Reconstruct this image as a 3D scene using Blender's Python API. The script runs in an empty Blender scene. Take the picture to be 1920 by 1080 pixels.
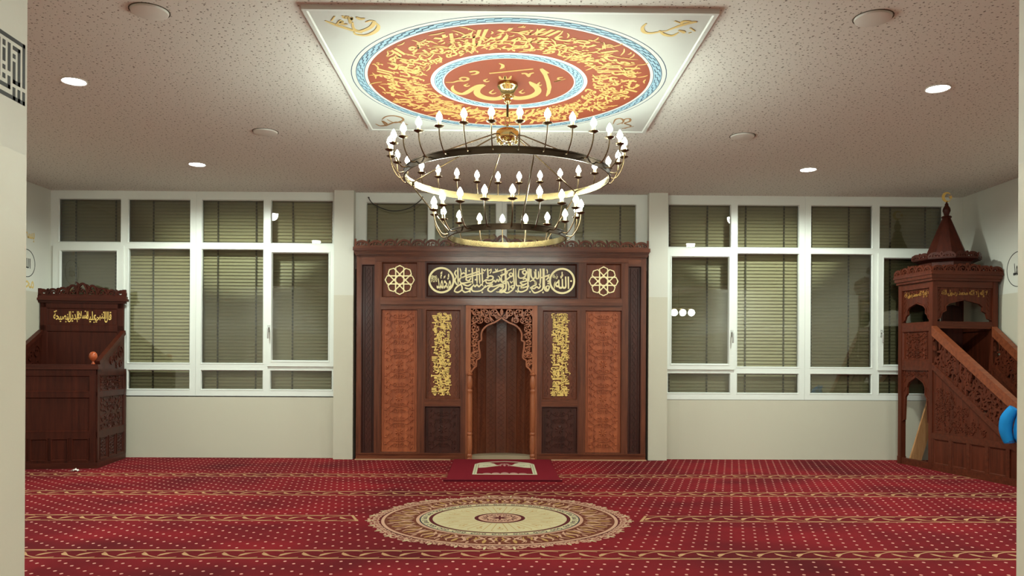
import bpy, bmesh, math, random, unicodedata
from mathutils import Matrix, Vector
PI = math.pi
sin, cos = math.sin, math.cos
random.seed(7)
sc = bpy.context.scene
COL = sc.collection

# ------------------------------------------------------------------ camera, world, exposure
CAMH = 1.2
cam = bpy.data.cameras.new('camera')
cam.sensor_width = 36.0
cam.lens = 1480 / 1920 * 36.0
cam.shift_y = 140 / 1920
cam.clip_start = 0.05
camo = bpy.data.objects.new('camera', cam)
COL.objects.link(camo)
yaw, roll = math.radians(0.77), math.radians(0.3)
fwd = Vector((sin(yaw), cos(yaw), 0))
rgt = Vector((cos(yaw), -sin(yaw), 0))
upv = Vector((0, 0, 1))
r2 = rgt * cos(roll) + upv * sin(roll)
u2 = upv * cos(roll) - rgt * sin(roll)
M = Matrix((r2, u2, -fwd)).transposed().to_4x4()
M.translation = (0, 0, CAMH)
camo.matrix_world = M
sc.camera = camo

world = bpy.data.worlds.new('night')
sc.world = world
world.use_nodes = True
world.node_tree.nodes['Background'].inputs[0].default_value = (0.012, 0.014, 0.02, 1)
world.node_tree.nodes['Background'].inputs[1].default_value = 0.3
sc.view_settings.view_transform = 'Standard'
sc.view_settings.look = 'None'
sc.view_settings.gamma = 1.0
sc.view_settings.use_curve_mapping = False
sc.view_settings.exposure = 1.15
sc.cycles.sample_clamp_indirect = 6.0
sc.cycles.caustics_reflective = False
sc.cycles.caustics_refractive = False
BULB = 70.0          # candle bulb emission strength
SPOT = 120.0          # watts of one hall downlight
ANNEX = 110.0         # watts of one added, unseen fill downlight behind the opening

# ------------------------------------------------------------------ mesh helper
class MB:
    def __init__(s):
        s.v = []; s.f = []; s.m = []; s.k = 0; s.eps = 5e-5
    def lift(s):
        s.k += 1
        return (s.k % 20) * s.eps      # overlapping strokes never share a plane
    def add(s, vs, fs, mi=0):
        b = len(s.v)
        s.v.extend([tuple(p) for p in vs])
        for f in fs:
            s.f.append([i + b for i in f]); s.m.append(mi)
    def box(s, x0, x1, y0, y1, z0, z1, mi=0):
        vs = [(x, y, z) for z in (z0, z1) for y in (y0, y1) for x in (x0, x1)]
        s.add(vs, [(0, 2, 3, 1), (4, 5, 7, 6), (0, 1, 5, 4), (2, 6, 7, 3), (0, 4, 6, 2), (1, 3, 7, 5)], mi)
    def fbox(s, F, u0, u1, v0, v1, w0, w1, mi=0):
        vs = [F(u, v, w) for w in (w0, w1) for v in (v0, v1) for u in (u0, u1)]
        s.add(vs, [(0, 2, 3, 1), (4, 5, 7, 6), (0, 1, 5, 4), (2, 6, 7, 3), (0, 4, 6, 2), (1, 3, 7, 5)], mi)
    def frame(s, F, u0, u1, v0, v1, t, w0, w1, mi=0):
        """picture-frame moulding with a sloped inner face"""
        k = t * 0.55
        o0 = [(u0, v0), (u1, v0), (u1, v1), (u0, v1)]
        a = [(u0 + t - k, v0 + t - k), (u1 - t + k, v0 + t - k), (u1 - t + k, v1 - t + k), (u0 + t - k, v1 - t + k)]
        i0 = [(u0 + t, v0 + t), (u1 - t, v0 + t), (u1 - t, v1 - t), (u0 + t, v1 - t)]
        vs = [F(u, v, w0) for u, v in o0] + [F(u, v, w1) for u, v in o0] + [F(u, v, w1) for u, v in a] + [F(u, v, w0) for u, v in i0]
        fs = []
        for q in range(4):
            n = (q + 1) % 4
            for r in range(3):
                fs.append((r * 4 + q, r * 4 + n, r * 4 + 4 + n, r * 4 + 4 + q))
        s.add(vs, fs, mi)
    def prism(s, F, pts, w0, w1, mi=0):
        n = len(pts)
        vs = [F(u, v, w0) for u, v in pts] + [F(u, v, w1) for u, v in pts]
        fs = [tuple(range(n)), tuple(range(2 * n - 1, n - 1, -1))]
        fs += [(i, (i + 1) % n, n + (i + 1) % n, n + i) for i in range(n)]
        s.add(vs, fs, mi)
    def disc(s, F, cu, cv, r, w0, w1, n=40, mi=0):
        s.prism(F, [(cu + r * cos(2 * PI * i / n), cv + r * sin(2 * PI * i / n)) for i in range(n)], w0, w1, mi)
    def ring(s, F, cu, cv, r0, r1, w0, w1, n=48, mi=0, a0=0.0, a1=2 * PI):
        full = abs(a1 - a0 - 2 * PI) < 1e-6
        N = n if full else n + 1
        vs = []
        for i in range(N):
            a = a0 + (a1 - a0) * i / n
            for r, w in ((r0, w0), (r1, w0), (r1, w1), (r0, w1)):
                vs.append(F(cu + r * sin(a), cv + r * cos(a), w))
        fs = []
        for i in range(n):
            j = (i + 1) % N
            for q in range(4):
                p = (q + 1) % 4
                fs.append((i * 4 + q, i * 4 + p, j * 4 + p, j * 4 + q))
        if not full:
            fs += [(0, 1, 2, 3), tuple((N - 1) * 4 + q for q in (3, 2, 1, 0))]
        s.add(vs, fs, mi)
    def ribbon(s, F, pts, wd, w0, w1, inset=0.0, closed=False, mi=0):
        """flat stroke along pts, width wd (number or list), base w0, top w1; inset>0 slopes the flanks"""
        n = len(pts)
        if n < 2: return
        w1 += s.lift()
        if not isinstance(wd, (list, tuple)): wd = [wd] * n
        vs = []
        for i, (u, v) in enumerate(pts):
            if closed:
                a, b = pts[i - 1], pts[(i + 1) % n]
            else:
                a, b = pts[max(i - 1, 0)], pts[min(i + 1, n - 1)]
            du, dv = b[0] - a[0], b[1] - a[1]
            L = math.hypot(du, dv) or 1e-9
            nu, nv = -dv / L, du / L
            h = wd[i] / 2; t = h * (1 - inset)
            vs += [F(u + nu * h, v + nv * h, w0), F(u + nu * t, v + nv * t, w1), F(u - nu * t, v - nv * t, w1), F(u - nu * h, v - nv * h, w0)]
        fs = []
        for i in range(n if closed else n - 1):
            j = (i + 1) % n
            for q in range(3):
                fs.append((i * 4 + q, i * 4 + q + 1, j * 4 + q + 1, j * 4 + q))
        if not closed:
            fs += [(0, 3, 2, 1), tuple((n - 1) * 4 + q for q in range(4))]
        s.add(vs, fs, mi)
    def lathe(s, prof, c=(0, 0, 0), n=20, mi=0, cap=True):
        cx, cy, cz = c; vs = []; fs = []
        for r, z in prof:
            for i in range(n):
                a = 2 * PI * i / n
                vs.append((cx + r * cos(a), cy + r * sin(a), cz + z))
        for k in range(len(prof) - 1):
            for i in range(n):
                j = (i + 1) % n
                fs.append((k * n + i, k * n + j, k * n + n + j, k * n + n + i))
        if cap: fs += [tuple(range(n - 1, -1, -1)), tuple((len(prof) - 1) * n + i for i in range(n))]
        s.add(vs, fs, mi)
    def tube(s, pts, r, n=8, mi=0, closed=False):
        pts = [Vector(p) for p in pts]; N = len(pts)
        rr = r if isinstance(r, (list, tuple)) else [r] * N
        vs = []; ref = None
        for i, p in enumerate(pts):
            a = pts[i - 1] if (closed or i) else p
            b = pts[(i + 1) % N] if (closed or i < N - 1) else p
            t = (b - a).normalized()
            if ref is None:
                ref = Vector((0, 0, 1)) if abs(t.z) < 0.9 else Vector((1, 0, 0))
            x = (ref - t * ref.dot(t)).normalized(); y = t.cross(x); ref = x
            for k in range(n):
                q = 2 * PI * k / n
                vs.append(p + (x * cos(q) + y * sin(q)) * rr[i])
        fs = []
        for i in range(N if closed else N - 1):
            j = (i + 1) % N
            for k in range(n):
                m = (k + 1) % n
                fs.append((i * n + k, i * n + m, j * n + m, j * n + k))
        if not closed:
            fs += [tuple(range(n - 1, -1, -1)), tuple((N - 1) * n + k for k in range(n))]
        s.add(vs, fs, mi)
    def build(s, name, mats, parent=None, smooth=False, recalc=True, loc=None):
        me = bpy.data.meshes.new(name)
        me.from_pydata(s.v, [], s.f)
        if not isinstance(mats, (list, tuple)): mats = [mats]
        for m in mats: me.materials.append(m)
        for p, mi in zip(me.polygons, s.m):
            p.material_index = mi
            p.use_smooth = smooth
        if recalc:
            bm = bmesh.new(); bm.from_mesh(me)
            bmesh.ops.recalc_face_normals(bm, faces=bm.faces)
            bm.to_mesh(me); bm.free()
        if smooth:
            try: me.set_sharp_from_angle(angle=math.radians(38))
            except Exception: pass
        o = bpy.data.objects.new(name, me)
        COL.objects.link(o)
        if parent is not None: o.parent = parent
        if loc: o.location = loc
        return o

def WALL(x, y, z=0.0): return lambda u, v, w: (x + u, y - w, z + v)          # seen looking along +y
def CEIL(x, y, z): return lambda u, v, w: (x + u, y - v, z - w)              # seen from below, v towards the viewer
def FLOOR(x, y, z): return lambda u, v, w: (x + u, y + v, z + w)
def FACE_NX(x, y, z=0.0): return lambda u, v, w: (x - w, y - u, z + v)       # face that looks towards -x
def FACE_PX(x, y, z=0.0): return lambda u, v, w: (x + w, y + u, z + v)       # face that looks towards +x

def cat(pts, k=5, closed=False):
    """Catmull-Rom through pts"""
    n = len(pts); out = []
    if n < 3: return list(pts)
    seg = n if closed else n - 1
    for i in range(seg):
        if closed:
            p0, p1, p2, p3 = pts[i - 1], pts[i], pts[(i + 1) % n], pts[(i + 2) % n]
        else:
            p0, p1, p2, p3 = pts[max(i - 1, 0)], pts[i], pts[i + 1], pts[min(i + 2, n - 1)]
        for q in range(k):
            t = q / k
            out.append(tuple(0.5 * (2 * b + (c - a) * t + (2 * a - 5 * b + 4 * c - d) * t * t + (3 * b - a - 3 * c + d) * t ** 3)
                             for a, b, c, d in zip(p0, p1, p2, p3)))
    if not closed: out.append(tuple(pts[-1]))
    return out
def resamp(ws, n):
    out = []
    for i in range(n):
        t = i / max(n - 1, 1) * (len(ws) - 1); a = min(int(t), len(ws) - 2)
        out.append(ws[a] + (ws[a + 1] - ws[a]) * (t - a))
    return out
def spiral(cu, cv, r0, r1, a0, turns, n=16):
    return [(cu + (r0 + (r1 - r0) * i / n) * cos(a0 + 2 * PI * turns * i / n), cv + (r0 + (r1 - r0) * i / n) * sin(a0 + 2 * PI * turns * i / n)) for i in range(n + 1)]
def arc(cu, cv, ru, rv, a0, a1, n=12):
    return [(cu + ru * cos(a0 + (a1 - a0) * i / n), cv + rv * sin(a0 + (a1 - a0) * i / n)) for i in range(n + 1)]
def leaf(mb, F, u, v, a, L, W, w0, w1, bend=0.0, inset=0.5, mi=0, n=6):
    pts = []; ws = []
    for i in range(n + 1):
        t = i / n; b = a + bend * t
        pts.append((u + L * t * cos(b), v + L * t * sin(b)))
        ws.append(max(W * sin(PI * min(t * 0.88 + 0.06, 1)) ** 0.8, W * 0.08))
    mb.ribbon(F, pts, ws, w0, w1, inset, mi=mi)

# ------------------------------------------------------------------ objects, names
def tag(o, label=None, cat_=None, group=None, kind=None):
    if label: o['label'] = label
    if cat_: o['category'] = cat_
    if group: o['group'] = group
    if kind: o['kind'] = kind
    return o
def thing(name, label, cat_, loc=(0, 0, 0), rotz=0.0, group=None):
    o = bpy.data.objects.new(name, None)
    o.empty_display_size = 0.1
    COL.objects.link(o)
    o.location = loc; o.rotation_euler = (0, 0, rotz)
    return tag(o, label, cat_, group)
def copy_tree(o, parent=None):
    c = o.copy(); COL.objects.link(c)
    if parent is not None: c.parent = parent
    for ch in list(o.children): copy_tree(ch, c)
    return c

# ------------------------------------------------------------------ Arabic lettering
FORMS = {}
for cp in range(0xFE70, 0xFEFD):
    d = unicodedata.decomposition(chr(cp))
    if d:
        t, *r = d.split()
        FORMS[(t, tuple(int(x, 16) for x in r))] = cp
def shape(s):
    has = lambda ch, t: ('<%s>' % t, (ord(ch),)) in FORMS
    out = []; i = 0; n = len(s); prev = False
    while i < n:
        ch = s[i]
        if ch == 'ل' and i + 1 < n and ('<isolated>', (ord(ch), ord(s[i + 1]))) in FORMS:
            out.append(chr(FORMS[('<final>' if prev else '<isolated>', (ord(ch), ord(s[i + 1])))])); prev = False; i += 2; continue
        if not has(ch, 'isolated'):
            out.append(ch); prev = False; i += 1; continue
        nxt = i + 1 < n and has(s[i + 1], 'final'); dual = has(ch, 'initial')
        if prev and dual and nxt: t = 'medial'
        elif prev and has(ch, 'final'): t = 'final'
        elif dual and nxt: t = 'initial'
        else: t = 'isolated'
        out.append(chr(FORMS[('<%s>' % t, (ord(ch),))])); prev = t in ('initial', 'medial'); i += 1
    return ''.join(reversed(out))
_tc = {}
def text_geo(s, bold=0.012):
    """outline of a line of writing as flat faces inside the unit square, and its aspect"""
    key = (s, bold)
    if key in _tc: return _tc[key]
    c = bpy.data.curves.new('lettering', 'FONT')
    c.body = shape(s); c.resolution_u = 3; c.offset = bold
    o = bpy.data.objects.new('lettering', c); COL.objects.link(o)
    me = bpy.data.meshes.new_from_object(o.evaluated_get(bpy.context.evaluated_depsgraph_get()))
    vs = [tuple(v.co[:2]) for v in me.vertices]
    seen = set(); fs = []
    for p in me.polygons:
        k = frozenset(p.vertices)
        if k not in seen: seen.add(k); fs.append(tuple(p.vertices))
    COL.objects.unlink(o); bpy.data.objects.remove(o); bpy.data.curves.remove(c); bpy.data.meshes.remove(me)
    used = set(i for f in fs for i in f)
    x0 = min(vs[i][0] for i in used); x1 = max(vs[i][0] for i in used)
    y0 = min(vs[i][1] for i in used); y1 = max(vs[i][1] for i in used)
    vs = [((x - x0) / (x1 - x0), (y - y0) / (y1 - y0)) for x, y in vs]
    cnt = {}
    for f in fs:
        for a, b in zip(f, f[1:] + f[:1]): cnt.setdefault(frozenset((a, b)), []).append((a, b))
    edge = [e[0] for e in cnt.values() if len(e) == 1]
    _tc[key] = (vs, fs, edge, (x1 - x0) / (y1 - y0))
    return _tc[key]
def put_text(mb, F, s, warp, w0, w1, bold=0.012, mi=0):
    vs, fs, edge, asp = text_geo(s, bold)
    if isinstance(warp, tuple):
        u0, v0, u1, v1 = warp
        P = [(u0 + (u1 - u0) * x, v0 + (v1 - v0) * y) for x, y in vs]
    else:
        P = [warp(x, y) for x, y in vs]
    n = len(P); w1 += mb.lift()
    V = [F(u, v, w1) for u, v in P] + [F(u, v, w0) for u, v in P]
    mb.add(V, list(fs) + [(b, a, a + n, b + n) for a, b in edge], mi)

# ------------------------------------------------------------------ materials
class NT:
    def __init__(s, name):
        s.mat = bpy.data.materials.new(name); s.mat.use_nodes = True
        s.t = s.mat.node_tree; s.b = s.t.nodes['Principled BSDF']; s.out = s.t.nodes['Material Output']
    def n(s, ty, **kw):
        x = s.t.nodes.new(ty)
        for k, v in kw.items(): setattr(x, k, v)
        return x
    def set(s, sock, val):
        if hasattr(val, 'is_linked') or isinstance(val, bpy.types.NodeSocket): s.t.links.new(val, sock)
        else: sock.default_value = val
    def m(s, op, a, b=None, c=None, clamp=False):
        x = s.n('ShaderNodeMath', operation=op, use_clamp=clamp)
        s.set(x.inputs[0], a)
        if b is not None: s.set(x.inputs[1], b)
        if c is not None: s.set(x.inputs[2], c)
        return x.outputs[0]
    def mix(s, f, a, b, blend='MIX'):
        x = s.n('ShaderNodeMix', data_type='RGBA', blend_type=blend)
        s.set(x.inputs[0], f); s.set(x.inputs[6], a); s.set(x.inputs[7], b)
        return x.outputs[2]
    def pos(s, obj=False):
        if obj: return s.n('ShaderNodeTexCoord').outputs['Object']
        return s.n('ShaderNodeNewGeometry').outputs['Position']
    def xyz(s, v):
        x = s.n('ShaderNodeSeparateXYZ'); s.t.links.new(v, x.inputs[0]); return x.outputs
    def scaled(s, v, sx, sy, sz):
        x = s.n('ShaderNodeVectorMath', operation='MULTIPLY'); s.t.links.new(v, x.inputs[0]); x.inputs[1].default_value = (sx, sy, sz)
        return x.outputs[0]
    def noise(s, v, scale, detail=3, rough=0.5):
        x = s.n('ShaderNodeTexNoise'); s.t.links.new(v, x.inputs['Vector'])
        x.inputs['Scale'].default_value = scale; x.inputs['Detail'].default_value = detail; x.inputs['Roughness'].default_value = rough
        return x.outputs['Fac']
    def ramp(s, f, stops):
        x = s.n('ShaderNodeValToRGB'); s.t.links.new(f, x.inputs[0])
        e = x.color_ramp.elements
        while len(e) < len(stops): e.new(0.5)
        for q, (p, c) in zip(e, stops): q.position = p; q.color = c
        return x.outputs['Color']
    def bump(s, h, strength=0.2, dist=0.01):
        x = s.n('ShaderNodeBump'); s.t.links.new(h, x.inputs['Height'])
        x.inputs['Strength'].default_value = strength; x.inputs['Distance'].default_value = dist
        s.t.links.new(x.outputs[0], s.b.inputs['Normal'])
    def fin(s, base=None, rough=0.5, metal=0.0, coat=0.0, spec=0.5):
        if base is not None: s.set(s.b.inputs['Base Color'], base)
        s.set(s.b.inputs['Roughness'], rough); s.b.inputs['Metallic'].default_value = metal
        s.b.inputs['Coat Weight'].default_value = coat; s.b.inputs['Coat Roughness'].default_value = 0.18
        s.b.inputs['Specular IOR Level'].default_value = spec
        return s.mat
def C(r, g, b): return (r, g, b, 1.0)
def S(r, g, b):
    f = lambda c: (c / 255 / 12.92) if c / 255 <= 0.04045 else ((c / 255 + 0.055) / 1.055) ** 2.4
    return (f(r), f(g), f(b), 1.0)
def paint(name, col, rough=0.6, var=0.05, metal=0.0, spec=0.4):
    n = NT(name)
    f = n.noise(n.pos(True), 9.0, 3)
    k = n.m('MULTIPLY_ADD', f, 2 * var, 1 - var)
    g = n.n('ShaderNodeVectorMath', operation='SCALE'); g.inputs[0].default_value = col[:3]; n.t.links.new(k, g.inputs[3])
    return n.fin(g.outputs[0], rough, metal, 0, spec)
def wood(name, dark, light, rough=0.38, vertical=True, coat=0.25, scale=1.0, spec=0.25):
    n = NT(name); p = n.pos(True)
    st = (26 * scale, 26 * scale, 1.6 * scale) if vertical else (1.6 * scale, 26 * scale, 26 * scale)
    f = n.noise(n.scaled(p, *st), 1.0, 5, 0.6)
    g = n.noise(n.scaled(p, *[q * 6 for q in st]), 1.0, 2, 0.5)
    h = n.m('ADD', n.m('MULTIPLY', f, 0.75), n.m('MULTIPLY', g, 0.25))
    c = n.ramp(h, [(0.32, dark), (0.68, light)])
    n.bump(g, 0.08, 0.002)
    return n.fin(c, rough, 0, coat * 0.6, spec)
def emit(name, col, strength):
    n = NT(name)
    n.b.inputs['Base Color'].default_value = C(0.8, 0.8, 0.8)
    n.b.inputs['Emission Color'].default_value = col; n.b.inputs['Emission Strength'].default_value = strength
    return n.mat

def wall_mat(name='two tone wall paint', hi=(198, 196, 184), lo=(186, 180, 162)):
    n = NT(name); p = n.pos(); z = n.xyz(p)[2]
    up = n.m('GREATER_THAN', z, 2.02)
    f = n.noise(p, 60.0, 4, 0.6)
    c = n.mix(up, S(*lo), S(*hi))
    n.bump(f, 0.12, 0.003)
    rough = n.m('MULTIPLY_ADD', up, 0.35, 0.45)
    return n.fin(c, rough, 0, 0, 0.35)
def ceiling_mat():
    n = NT('perforated acoustic ceiling board'); p = n.pos()
    tot = None
    for sc_, r0, r1, off in ((26.0, 0.06, 0.15, 0.0), (17.0, 0.08, 0.155, 3.7)):
        v = n.n('ShaderNodeTexVoronoi', voronoi_dimensions='2D', feature='F1')
        q = n.n('ShaderNodeVectorMath', operation='ADD'); n.t.links.new(p, q.inputs[0]); q.inputs[1].default_value = (off, off * 1.7, 0)
        n.t.links.new(q.outputs[0], v.inputs['Vector']); v.inputs['Scale'].default_value = sc_; v.inputs['Randomness'].default_value = 0.85
        rnd = n.xyz(v.outputs['Color'])[0]
        rad = n.m('MULTIPLY_ADD', rnd, r1 - r0, r0)
        d = n.m('MULTIPLY', n.m('SUBTRACT', rad, v.outputs['Distance']), 14.0, clamp=True)
        tot = d if tot is None else n.m('MAXIMUM', tot, d)
    c = n.mix(tot, S(220, 218, 210), S(116, 109, 99))
    n.bump(n.m('SUBTRACT', 1.0, tot), 0.4, 0.008)
    return n.fin(c, 0.8, 0, 0, 0.2)
def carpet_mat():
    n = NT('red dotted prayer carpet'); p = n.pos(); X, Y, Z = n.xyz(p)
    A = lambda a: n.m('ABSOLUTE', a)
    lt = lambda a, b: n.m('LESS_THAN', a, b)
    gt = lambda a, b: n.m('GREATER_THAN', a, b)
    mul = lambda a, b: n.m('MULTIPLY', a, b)
    mx = lambda a, b: n.m('MAXIMUM', a, b)
    s_ = n.m('ADD', n.m('DIVIDE', n.m('SUBTRACT', Y, 6.08), 1.146), 0.5)
    row = n.m('FLOOR', s_)
    v = mul(n.m('SUBTRACT', n.m('SUBTRACT', s_, row), 0.5), 1.146)
    av = A(v)
    row0 = lt(A(row), 0.5)
    ax = A(n.m('ADD', X, 0.01))
    end = n.m('ADD', 1.10, mul(v, 0.35))
    cut = mul(row0, lt(ax, end))                      # border stops short of the medallion
    far = lt(Y, 9.0)
    keep = mul(far, n.m('SUBTRACT', 1.0, cut))
    band = mul(lt(av, 0.115), keep)
    line = mul(lt(A(n.m('SUBTRACT', av, 0.107)), 0.0065), keep)
    cap = mul(mul(row0, lt(A(n.m('SUBTRACT', ax, n.m('ADD', end, 0.012))), 0.011)), lt(av, 0.112))
    def fr(x): return n.m('FRACT', x)
    pp = n.m('DIVIDE', X, 0.248)
    def leafm(off, sgn):
        q = fr(n.m('ADD', pp, off))
        cen = mul(n.m('SUBTRACT', mul(n.m('SINE', mul(q, 2.1)), 0.112), 0.020), sgn)
        head = n.m('SUBTRACT', 1.0, n.m('DIVIDE', A(n.m('SUBTRACT', q, 0.09)), 0.16), clamp=True)
        hw = n.m('ADD', 0.0065, mul(head, 0.021))
        m1 = lt(A(n.m('SUBTRACT', v, cen)), hw)
        m2 = mul(lt(A(n.m('SUBTRACT', v, mul(n.m('ADD', 0.010, mul(n.m('SUBTRACT', 0.12, q), 0.25)), mul(sgn, -1.0) if not isinstance(sgn, float) else -sgn))), 0.010), lt(q, 0.10))
        return mx(m1, m2)
    vine = mul(mx(leafm(0.0, -1.0), leafm(0.52, 1.0)), keep)
    gold = mx(mx(line, vine), cap)
    r = n.m('FLOOR', n.m('DIVIDE', Y, 0.057))
    fx = mul(n.m('SUBTRACT', fr(n.m('ADD', n.m('DIVIDE', X, 0.168), mul(r, 0.4))), 0.5), 0.168)
    fy = mul(n.m('SUBTRACT', fr(n.m('DIVIDE', Y, 0.057)), 0.5), 0.057)
    dd = n.m('ADD', n.m('POWER', n.m('DIVIDE', fx, 0.0095), 2.0), n.m('POWER', n.m('DIVIDE', fy, 0.0115), 2.0))
    rr = n.m('SQRT', n.m('ADD', n.m('POWER', X, 2.0), n.m('POWER', n.m('SUBTRACT', Y, 6.08), 2.0)))
    free = mx(gt(av, 0.128), n.m('SUBTRACT', 1.0, far))
    free = mx(free, mul(cut, gt(ax, 1.02)))
    dots = mul(mul(lt(dd, 1.0), free), gt(rr, 1.05))
    big = n.noise(n.scaled(p, 0.9, 1.6, 1), 1.0, 2, 0.5)
    fine = n.noise(p, 420.0, 2, 0.6)
    sweep = n.noise(n.scaled(p, 1.0, 0.0, 0), 1.7, 1, 0.4)
    f = n.m('ADD', n.m('ADD', mul(big, 0.5), mul(sweep, 0.25)), mul(fine, 0.25))
    red = n.ramp(f, [(0.36, C(0.060, 0.0022, 0.0048)), (0.62, C(0.190, 0.0066, 0.0110))])
    red = n.mix(mul(band, 0.35), red, C(0.055, 0.002, 0.004))
    c = n.mix(gold, red, C(0.40, 0.23, 0.11))
    c = n.mix(dots, c, C(0.66, 0.34, 0.27))
    n.bump(fine, 0.35, 0.004)
    n.b.inputs['Sheen Weight'].default_value = 0.06
    n.b.inputs['Sheen Tint'].default_value = C(0.8, 0.3, 0.3)
    return n.fin(c, 0.95, 0, 0, 0.04)
def glass_mat():
    n = NT('window glass')
    tr = n.n('ShaderNodeBsdfTransparent'); tr.inputs[0].default_value = C(0.93, 0.95, 0.93)
    gl = n.n('ShaderNodeBsdfGlossy'); gl.inputs['Roughness'].default_value = 0.0
    fr = n.n('ShaderNodeFresnel'); fr.inputs['IOR'].default_value = 1.5
    k = n.m('MULTIPLY', fr.outputs[0], 3.8, clamp=True)
    mx = n.n('ShaderNodeMixShader'); n.t.links.new(k, mx.inputs[0]); n.t.links.new(tr.outputs[0], mx.inputs[1]); n.t.links.new(gl.outputs[0], mx.inputs[2])
    n.t.links.new(mx.outputs[0], n.out.inputs['Surface'])
    return n.mat
def weave(name, col, rough=0.9, amp=0.25):
    n = NT(name); p = n.pos(True)
    f = n.noise(p, 300.0, 2, 0.6)
    c = n.mix(n.m('MULTIPLY', f, amp), col, C(col[0] * 0.4, col[1] * 0.4, col[2] * 0.4))
    n.bump(f, 0.3, 0.003)
    return n.fin(c, rough, 0, 0, 0.1)

m_wall = wall_mat()
m_ceil = ceiling_mat()
m_carpet = carpet_mat()
m_glass = glass_mat()
m_frame = paint('white window plastic', S(214, 216, 208), 0.35, 0.02)
m_slat = paint('olive grey blind slat', S(156, 147, 110), 0.5, 0.06)
m_cord = paint('dark blind cord', S(70, 68, 52), 0.8)
m_chrome = paint('satin metal', S(196, 196, 190), 0.25, 0.02, 0.3)
m_night = paint('dark outside', S(30, 32, 34), 0.9)
W1 = wood('mahogany frame wood', S(66, 31, 20), S(110, 60, 39), 0.36)
W1h = wood('mahogany rail wood', S(70, 33, 22), S(116, 64, 42), 0.26, False, 0.8)
W2 = wood('mahogany carved panel wood', S(122, 59, 35), S(168, 91, 56), 0.42)
W3 = wood('dark walnut panel wood', S(44, 19, 14), S(72, 34, 25), 0.42)
W4 = wood('carved fretwork wood', S(122, 64, 38), S(166, 98, 63), 0.45)
W5 = wood('niche board wood', S(74, 35, 22), S(112, 58, 36), 0.36)
WD = wood('dark red brown furniture wood', S(44, 16, 9), S(72, 29, 18), 0.45, True, 0.08, 1.0, 0.14)
WM = wood('red brown pulpit wood', S(58, 24, 13), S(92, 41, 25), 0.45, True, 0.08, 1.0, 0.14)
WMr = wood('lighter handrail wood', S(92, 44, 26), S(132, 70, 43), 0.42, False, 0.15, 1.0, 0.2)
WDh = wood('dark red brown rail wood', S(48, 18, 11), S(78, 33, 21), 0.42, False, 0.1, 1.0, 0.16)
WMh = wood('red brown pulpit rail wood', S(60, 25, 14), S(94, 43, 26), 0.42, False, 0.1, 1.0, 0.16)
WP = wood('raw plank wood', S(150, 104, 66), S(186, 138, 94), 0.6)
WB = wood('polished reddish ball wood', S(140, 62, 36), S(170, 84, 50), 0.2)
m_gold = paint('cream gold lettering', S(252, 238, 184), 0.4, 0.04)
m_gold2 = paint('old gold lettering', S(226, 190, 106), 0.45, 0.05)
m_goldd = paint('tarnished gold lettering', S(150, 108, 50), 0.5, 0.1)
m_goldp = paint('painted gold', S(196, 160, 94), 0.7, 0.04)
m_golds = paint('soft painted gold', S(206, 178, 112), 0.75, 0.06)
m_bronze = paint('brown gold paint', S(150, 112, 74), 0.75, 0.06)
m_orange = paint('terracotta paint', S(132, 60, 34), 0.8, 0.02)
m_white = paint('white panel paint', S(196, 198, 192), 0.8, 0.01)
m_whitef = paint('white panel moulding', S(206, 208, 202), 0.6, 0.01)
m_blue = paint('light blue paint', S(140, 172, 188), 0.8, 0.02)
m_navy = paint('dark blue line paint', S(46, 66, 88), 0.8, 0.02)
m_black = paint('black lettering paint', S(34, 32, 30), 0.6, 0.02)
m_brass = NT('antique brass'); 
_f = m_brass.noise(m_brass.pos(True), 14.0, 3)
m_brass = m_brass.fin(m_brass.ramp(_f, [(0.3, C(0.095, 0.062, 0.032)), (0.7, C(0.15, 0.10, 0.052))]), 0.30, 1.0)
m_brassl = NT('polished brass')
_f = m_brassl.noise(m_brassl.pos(True), 10.0, 2)
m_brassl = m_brassl.fin(m_brassl.ramp(_f, [(0.3, C(0.48, 0.36, 0.15)), (0.7, C(0.60, 0.46, 0.22))]), 0.18, 1.0)
m_hoopshade = NT('hoop brass with painted shade').fin(C(0.055, 0.036, 0.022), 0.38, 1.0)  # same brass as the inner face, its shade painted into the colour
m_hooplit = NT('hoop brass with painted light').fin(C(0.34, 0.25, 0.115), 0.2, 1.0)  # same brass, lightened in colour for the side the bulbs light
m_sleeve = paint('cream candle sleeve', S(226, 206, 158), 0.4, 0.03)
m_bulb = emit('lit candle bulb', C(0.88, 1.0, 0.88), BULB)
m_lens = emit('lit downlight lens', C(0.93, 0.97, 1.0), 26.0)
m_disc = paint('white ceiling cover', S(214, 212, 204), 0.6, 0.02)
m_strip = paint('light floor strip', S(170, 132, 100), 0.5)
m_stone = paint('grey niche threshold', S(150, 132, 106), 0.7)

# ================================================================== THE SETTING
XL, XR, YB, ZC = -5.60, 5.80, 9.87, 3.31
YF0, YF1 = 2.60, 3.20            # front wall with the opening the photograph is taken through
OL, OR = -1.913, 2.11
YA = -7.0                        # far end of the room behind the opening
def struct(name, mb, m, parent=None, **k):
    return tag(mb.build(name, m, parent, **k), kind='structure' if parent is None else None)

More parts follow.
